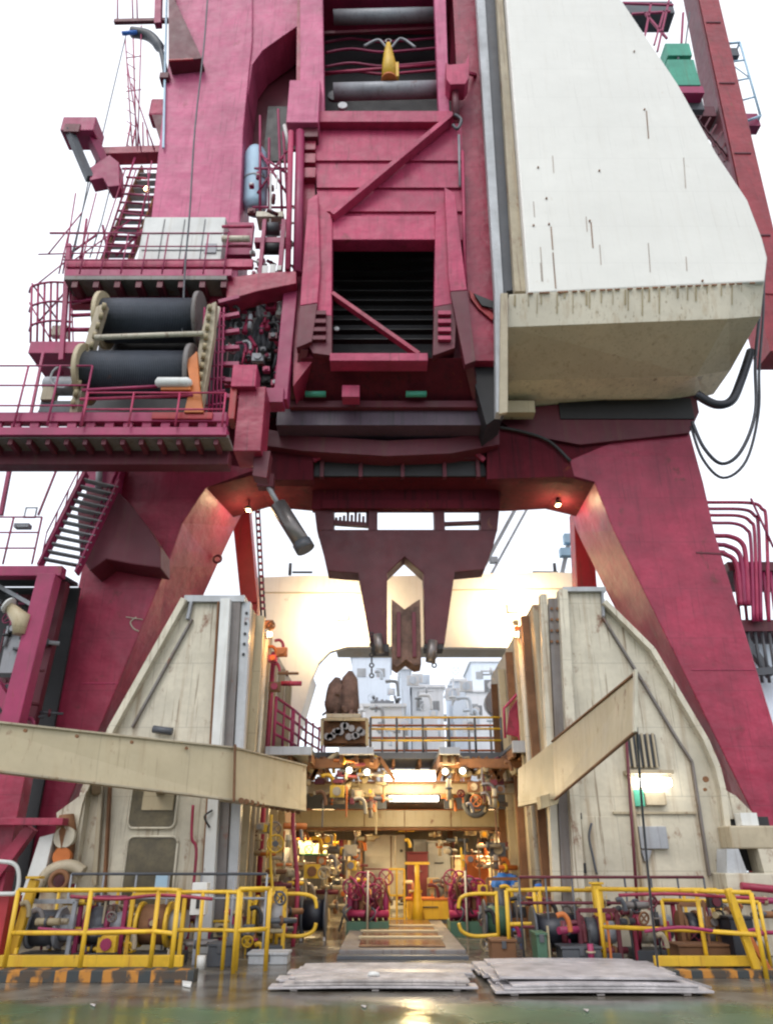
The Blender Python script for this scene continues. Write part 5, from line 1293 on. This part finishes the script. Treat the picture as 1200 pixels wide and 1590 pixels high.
part('boss', MB().disc(A(428,1310,17.2), (0,1,0), .06, .1), 'dark_grey', vw)

def clutter(name, lab, cat, x0, y0, x1, y1, Ya, Yb, n, mats, seed, size=1., hang=False, group=None):
    rs = random.getstate(); random.seed(seed)
    base = A((x0+x1)/2, y1, Ya)
    if not hang: base.z = 0
    t = thing(name, lab, cat, base, group)
    for i in range(n):
        Y = random.uniform(Ya, Yb); p = A(random.uniform(x0,x1), random.uniform(y0,y1), Y); k = random.random(); m = random.choice(mats)
        if not hang: p.z = max(p.z, .12)
        w = size*random.uniform(.6,1.4)
        if k < .34:
            q = p + random.choice([Vector((w*.5,0,0)), Vector((0,0,-w*.35)), Vector((w*.35,.2,0))])
            if not hang: q.z = max(.05, q.z)
            part('pipe', MB().tube([p, q], .03+.035*random.random(), 8), m, t)
            part('coupling', MB().tube([p.lerp(q,.4), p.lerp(q,.5)], .08*size, 10), random.choice(mats), t)
        elif k < .54:
            part('elbow', MB().curve([p, p+Vector((w*.12,0,.02)), p+Vector((w*.2,0,-.08)), p+Vector((w*.22,0,-w*.25))], .03*size+.012), m, t)
        elif k < .76:
            a = .07*w; b = .09*w; mb = MB().box(p.x-a*1.6, p.x+a*1.6, p.y, p.y+.15, p.z-b, p.z+b); part('valve_block', mb, m, t)
            part('flange', MB().disc(p+Vector((0,-.02,0)), (0,1,0), b*.75, .05, 10), random.choice(mats), t)
        elif k < .88:
            handwheel(t, p, (random.uniform(-.5,.5),1,random.uniform(-.3,.5)), .11*w, m)
        else:
            part('stanchion', MB().bar(p, Vector((p.x, p.y, p.z-.6*w if hang else 0)), .04), m, t)
    random.setstate(rs); return t
MX = ['rust','dark_grey','maroon','steel','khaki_dark','web_grey','black','magenta']; MY = ['rust','khaki','khaki_dark','orange','maroon','dark_grey','cream_dirty','steel','web_grey','cream_dirty','yellow']
clutter('deck_machinery', 'tangle of pipes and valves behind the left foreground railing', 'machinery', 20, 1395, 290, 1475, 14.2, 16, 60, MX+['cream_dirty','yellow'], 11)
clutter('deck_machinery', 'tangle of pipes under the inner flange of the left tower', 'machinery', 290, 1390, 450, 1470, 15.0, 17, 34, MX+['yellow'], 12)
clutter('deck_machinery', 'tangle of pipes and valves behind the right foreground railing', 'machinery', 830, 1395, 1190, 1480, 14.2, 16, 70, MX+['cream_dirty','orange'], 13)
clutter('deck_machinery', 'tangle of pipes at the right mouth of the walkway', 'machinery', 745, 1370, 840, 1470, 16.5, 19, 36, MX+['yellow','blue'], 14)
clutter('bay_machinery', 'warm lit jumble of machinery in the left half of the workshop bay', 'machinery', 456, 1300, 560, 1420, 20, 26, 60, MY, 15, 1.3)
clutter('bay_machinery', 'warm lit jumble of machinery in the right half of the workshop bay', 'machinery', 690, 1300, 815, 1410, 20, 26, 60, MY, 16, 1.3)
clutter('bay_machinery', 'small yellow and brown fittings around the pillar beyond the hatch', 'machinery', 600, 1366, 700, 1405, 23.5, 27, 24, MY, 17, 1.3)
clutter('overhead_pipework', 'greasy pipework under the left end of the walkway', 'pipes', 474, 1178, 600, 1252, 19, 21.5, 46, MY, 18, 1.1, True)
clutter('overhead_pipework', 'greasy pipework under the right end of the walkway', 'pipes', 684, 1178, 812, 1252, 19, 21.5, 46, MY, 19, 1.1, True)
clutter('overhead_pipework', 'rusty fittings hanging from the lower tan crossbeam', 'pipes', 460, 1288, 815, 1312, 23.6, 25, 34, MY, 20, 1.1, True)
clutter('aft_fittings', 'pale rails and fittings on the far deck seen through the portal', 'fittings', 560, 1040, 790, 1140, 33, 37, 50, ['far_white','far_blue','far_white','far_blue','light_grey'], 21, 2.2, True)
clutter('column_fittings', 'dark pipes and valves packed between the pink column and the crane house', 'pipes', 355, 455, 440, 600, 16.9, 18.3, 60, ['black','dark_grey','magenta','maroon','grey','pink'], 22, 1.1, True)
clutter('column_fittings', 'magenta fittings around the small white lamp platform', 'pipes', 385, 250, 452, 430, 17.0, 18.2, 34, ['magenta','dark_grey','maroon','plain_white'], 23, .9, True)
clutter('wall_fittings', 'rusty fittings on the left inner wall of the moonpool', 'fittings', 388, 1270, 452, 1380, 17.5, 18.5, 24, MY, 24, 1., True)
clutter('wall_fittings', 'orange and brown fittings near the top of the left inner wall', 'fittings', 396, 960, 440, 1080, 17.5, 19.5, 18, ['orange','rust','red','khaki_dark'], 25, .9, True)
clutter('wall_fittings', 'orange and brown fittings near the top of the right inner wall', 'fittings', 800, 960, 834, 1080, 17.5, 19.5, 18, ['orange','rust','khaki_dark'], 26, .9, True)
clutter('shelter_fittings', 'dark fittings and cables inside the purple shelter', 'fittings', 0, 920, 60, 1120, 17.8, 18.6, 40, ['dark_grey','grey','magenta','maroon','black'], 27, 1.2, True)
# ================================================================== FOREGROUND RAILINGS
def yrail(lab, pts, h=1.12, r=.03, n=2, hooks=(), extra=None):
    t = railing('yellow_railing', lab, pts, h, n, 'yellow', r, 'yellow railings across the deck')
    return t
gz = lambda x, y: G(x, y)
yrail('yellow railing at the left foreground beyond the striped kerb', [gz(4,1518), gz(122,1518), gz(232,1514), gz(264,1520)], 1.18, .034)
yrail('yellow railing section right of the white box with gap', [gz(362,1512), gz(412,1508)], 1.18, .034)
yrail('short yellow railing set further back at the left', [gz(75,1490), gz(170,1490), gz(272,1488)], 1.1, .028)
yrail('yellow railing beside the right timber stack', [gz(792,1490), gz(845,1488), gz(940,1490)], 1.1, .034)
yrail('yellow railing running to the right edge', [gz(940,1500), gz(1100,1510), gz(1190,1520)], 1.15, .034)
yrail('inner yellow railing behind the right foreground one', [gz(836,1480), gz(900,1480), gz(1075,1484), gz(1130,1486)], 1.1, .028)
yrail('yellow railing filling the gap below the left tower door', [gz(264,1506), gz(305,1505), gz(345,1506), gz(366,1508)], 1.12, .03)
yrail('yellow railing in the second row below the striped kerb end', [gz(196,1484), gz(238,1482), gz(300,1480), gz(420,1478)], 1.05, .026)
yrail('short yellow railing in the third row at the right', [gz(950,1478), gz(1000,1476), gz(1048,1476)], 1.0, .026)
yrail('yellow railing crossing behind the orange bar at the right edge', [gz(1040,1492), gz(1120,1496), gz(1196,1500)], .95, .03)
# heavier yellow post with plate
hpz = G(938,1492); t = thing('yellow_gate_post', 'thick yellow gate post in the right railing', 'post', hpz, 'thick yellow posts')
part('post', MB().bar(hpz, hpz+Vector((0,0,1.2)), .17, .17), 'yellow', t, bevel=.02)
part('cap', MB().box(hpz.x-.11, hpz.x+.11, hpz.y-.11, hpz.y+.11, 1.203, 1.24), 'yellow', t)
part('base_plate', MB().box(hpz.x-.15, hpz.x+.15, hpz.y-.15, hpz.y+.15, 0.006, .03), 'yellow', t)
hpz = G(14,1500); c = thing('yellow_gate_post', 'thick leaning yellow post at the far left edge', 'post', hpz, 'thick yellow posts')
part('post', MB().bar(hpz, hpz+Vector((.18,0,1.3)), .15, .15), 'yellow', c, bevel=.02)
part('cap', MB().box(hpz.x+.06, hpz.x+.30, hpz.y-.12, hpz.y+.12, 1.31, 1.35), 'yellow', c)
hpz = G(1178,1516); c = thing('yellow_gate_post', 'leaning yellow and orange post at the right edge', 'post', hpz, 'thick yellow posts')
part('post', MB().bar(hpz, hpz+Vector((-.25,0,1.2)), .12, .12), 'yellow', c, bevel=.02)
part('brace', MB().bar(hpz+Vector((.25,.1,0)), hpz+Vector((-.1,.1,.7)), .08), 'orange', c)
# bent hook rails
for s, x0, lab in ((1, 428, 'bent yellow hook rail at the left mouth of the walkway'), (-1, 775, 'bent yellow hook rail at the right mouth of the walkway')):
    b = G(x0, 1480); t = thing('hook_rail', lab, 'railing', b, 'bent yellow hook rails')
    L = s*.75
    part('upper_hook', MB().curve([b+Vector((0,0,1.0)), b+Vector((L*.6,0,1.0)), b+Vector((L*.92,0,.93)), b+Vector((L,0,.75))], .035), 'yellow', t)
    part('lower_hook', MB().curve([b+Vector((0,0,.3)), b+Vector((L*.6,0,.28)), b+Vector((L*.92,0,.36)), b+Vector((L,0,.5))], .035), 'yellow', t)
    part('post', MB().tube([b, b+Vector((0,0,1.05))], .035, 8), 'yellow', t)
# yellow bumper at left: orange bar and black yellow striped kerb
bp_ = thing('orange_guard_bar', 'orange yellow horizontal guard bar low along the left railing', 'bar', G(150,1500))
p = A(0,1492,13.8); q = A(285,1488,13.8); q.z = p.z
part('bar', MB().bar(p, q, .08, .16), 'yellow', bp_)
for x in (30, 130, 230): part('leg', MB().box(A(x,1492,13.85).x-.04, A(x,1492,13.85).x+.04, 13.85, 13.95, 0, p.z), 'orange', bp_)
p = A(1015,1492,13.6); q = A(1185,1490,13.6); q.z = p.z
bq = thing('orange_guard_bar', 'orange yellow guard bar low at the right edge', 'bar', G(1100,1500))
part('bar', MB().bar(p, q, .08, .14), 'yellow', bq)
for x in (1080, 1160): part('leg', MB().box(A(x,1492,13.65).x-.06, A(x,1492,13.65).x+.06, 13.65, 13.75, 0, p.z), 'dark_grey', bq)
m = bpy.data.materials.new('hazard'); m.use_nodes = True; M['hazard'] = m
t_ = m.node_tree; pbs = t_.nodes['Principled BSDF']; tcn = t_.nodes.new('ShaderNodeTexCoord'); wv = t_.nodes.new('ShaderNodeTexWave')
wv.wave_type = 'BANDS'; wv.bands_direction = 'X'; wv.inputs['Scale'].default_value = .9; wv.inputs['Distortion'].default_value = .5
cr2 = t_.nodes.new('ShaderNodeValToRGB'); cr2.color_ramp.interpolation = 'CONSTANT'; cr2.color_ramp.elements[0].color = (.03,.035,.035,1); cr2.color_ramp.elements[1].color = (.42,.17,.02,1); cr2.color_ramp.elements[1].position = .5
t_.links.new(tcn.outputs['Object'], wv.inputs[0]); t_.links.new(wv.outputs[0], cr2.inputs[0])
hn = t_.nodes.new('ShaderNodeTexNoise'); hn.inputs['Scale'].default_value = 5; hn.inputs['Detail'].default_value = 8; t_.links.new(tcn.outputs['Object'], hn.inputs[0])
hm = t_.nodes.new('ShaderNodeMapRange'); hm.inputs['From Min'].default_value = .47; hm.inputs['From Max'].default_value = .58; t_.links.new(hn.outputs[0], hm.inputs[0])
hx_ = t_.nodes.new('ShaderNodeMix'); hx_.data_type = 'RGBA'; t_.links.new(hm.outputs[0], hx_.inputs['Factor']); t_.links.new(cr2.outputs[0], hx_.inputs[6]); hx_.inputs[7].default_value = (.06,.04,.025,1)
t_.links.new(hx_.outputs[2], pbs.inputs[0])
kz = G(0,1526); kz2 = G(300,1526)
o = part('striped_kerb', MB().box(kz.x-1, kz2.x, kz.y, kz.y+.3, 0, .15), 'hazard', None, loc=(kz.x,kz.y,0)); meta(o, 'black and yellow striped kerb at the foot of the left railing', 'kerb')
o = part('striped_kerb', MB().box(G(940,1520).x, G(1300,1520).x, 13.05, 13.3, 0, .10), 'hazard', None, loc=(G(940,1520).x,13.05,0)); meta(o, 'striped kerb under the right yellow railing', 'kerb')
# thin dark rail behind (y 1355)
p = A(112,1357,15.2); q = A(415,1357,15.2); q.z = p.z
def drail(lab, p, q, n):
    t = thing('grey_guard_rail', lab, 'railing', (p.x,p.y,0), 'thin grey guard rails before the towers')
    for f in lin(p, q, n): part('post', MB().tube([(f.x,f.y,0), f], .02, 6), 'grey', t)
    part('top_rail', MB().tube([p, q], .025, 8), 'dark_grey', t)
    part('mid_rail', MB().tube([p-Vector((0,0,.4)), q-Vector((0,0,.4))], .02, 8), 'grey', t)
drail('thin grey guard rail in front of the left tower door', p, q, 7)
p = A(805,1362,15.2); q = A(1092,1366,15.2); q.z = p.z
t = thing('maroon_guard_rail', 'thin maroon guard rail in front of the right tower', 'railing', (p.x,p.y,0))
for f in lin(p, q, 8): part('post', MB().tube([(f.x,f.y,0), f], .02, 6), 'dark_grey', t)
for dz in (0, .42, .8): part('top_rail' if dz == 0 else 'mid_rail', MB().tube([p-Vector((0,0,dz)), q-Vector((0,0,dz))], .026, 8), 'maroon', t)
# white bent frame at left edge
wf = thing('white_bent_frame', 'white bent tube frame in front of a red box at the far left', 'frame', G(10,1500))
part('tube', MB().curve([A(-40,1338,14), A(5,1338,14), A(24,1343,14), A(30,1360,14), A(26,1385,14), A(10,1388,14), A(-40,1388,14)], .035), 'plain_white', wf)
part('red_box', MB().box(A(-60,1400,14.1).x, A(14,1400,14.1).x, 14.1, 14.6, 0, A(0,1392,14.1).z), 'red_bright', wf)

# ================================================================== PLANK BUNDLES
def bundle(lab, x0, x1, yf, yb, m, seed, wrap=False):
    random.seed(seed)
    a = G(x0, yf); b = G(x1, yf); Y0 = a.y; Y1 = G(x0, yb).y; t = thing('board_bundle', lab, 'boards', ((a.x+b.x)/2, Y0, 0), 'board bundles lying on the deck')
    L = b.x-a.x; W = Y1-Y0
    for s in range(3): part('bearer', MB().box(a.x+L*(.12+.38*s)-.05, a.x+L*(.12+.38*s)+.05, Y0+.04, Y1-.04, .006, .03), 'timber', t)
    n = 5; k = 0
    for lay in range(3):
        for j in range(n):
            z = .032+lay*.036; y0 = Y0+W*j/n+.01; y1 = Y0+W*(j+1)/n-.01
            dx0 = random.uniform(-.05,.2)+lay*.08; dx1 = random.uniform(-.2,.05)-lay*.04
            # slightly sagging plank in 3 segments
            xs = [a.x+dx0, a.x+L*.35, a.x+L*.7, b.x+dx1]; zz = [z+random.uniform(-.004,.0), z+.012, z+.010, z+random.uniform(-.004,.004)]
            mb = MB()
            vs = []
            for x_, z_ in zip(xs, zz): vs += [(x_,y0,z_),(x_,y1,z_),(x_,y1,z_+.03),(x_,y0,z_+.03)]
            fs = [(0,1,2,3),(15,14,13,12)]
            for i in range(3):
                for q_ in range(4): fs.append((i*4+q_, i*4+(q_+1)%4, (i+1)*4+(q_+1)%4, (i+1)*4+q_))
            mb.add(vs, fs); part('board', mb, m if (k % 3) else 'sheet', t, bevel=.006); k += 1
    return t
bundle('flat stack of pale boards at the left front of the hatch', 415, 750, 1541, 1511, 'timber', 3)
bundle('flat stack of pale boards at the right front of the hatch', 757, 1112, 1548, 1503, 'sheet', 5)
cl = thing('broken_board', 'thin bent pale sheet sliding off the right board stack', 'board', G(850,1500))
part('sheet', MB().prism([G(775,1520,.165), G(1060,1522,.165), G(1105,1536,.165), G(1100,1530,.2)][:3] + [G(1000,1503,.165), G(765,1503,.165)], (0,0,.03)), 'sheet', cl)
tg = part('rope_knot', MB().ring(G(580,1514,.16), (0,.4,1), .06, .03, 12, 6), 'plain_white', None, loc=G(580,1508,.33)); meta(tg, 'small white rope knot lying on the left board stack', 'rope')
for k, (x, y, lab) in enumerate(((560,1562,'tiny pale chip on the deck in front of the left board stack'),(905,1568,'tiny pale chip on the deck in front of the right board stack'),(140,1560,'tiny pale chip on the green deck at the left'))):
    o = part('wood_chip', MB().prism([G(x,y,.006), G(x+9,y+1,.006), G(x+7,y+4,.006)], (0,0,.015)), 'timber', None, loc=G(x,y)); meta(o, lab, 'chip', 'chips on the deck')
sc_ = part('paper_scrap', MB().prism([G(283,1526,.006), G(298,1528,.006), G(296,1534,.006), G(284,1532,.006)], (0,0,.03)), 'plain_white', None, loc=G(290,1530)); meta(sc_, 'tiny pale scrap on the deck in front of the left railing', 'scrap')
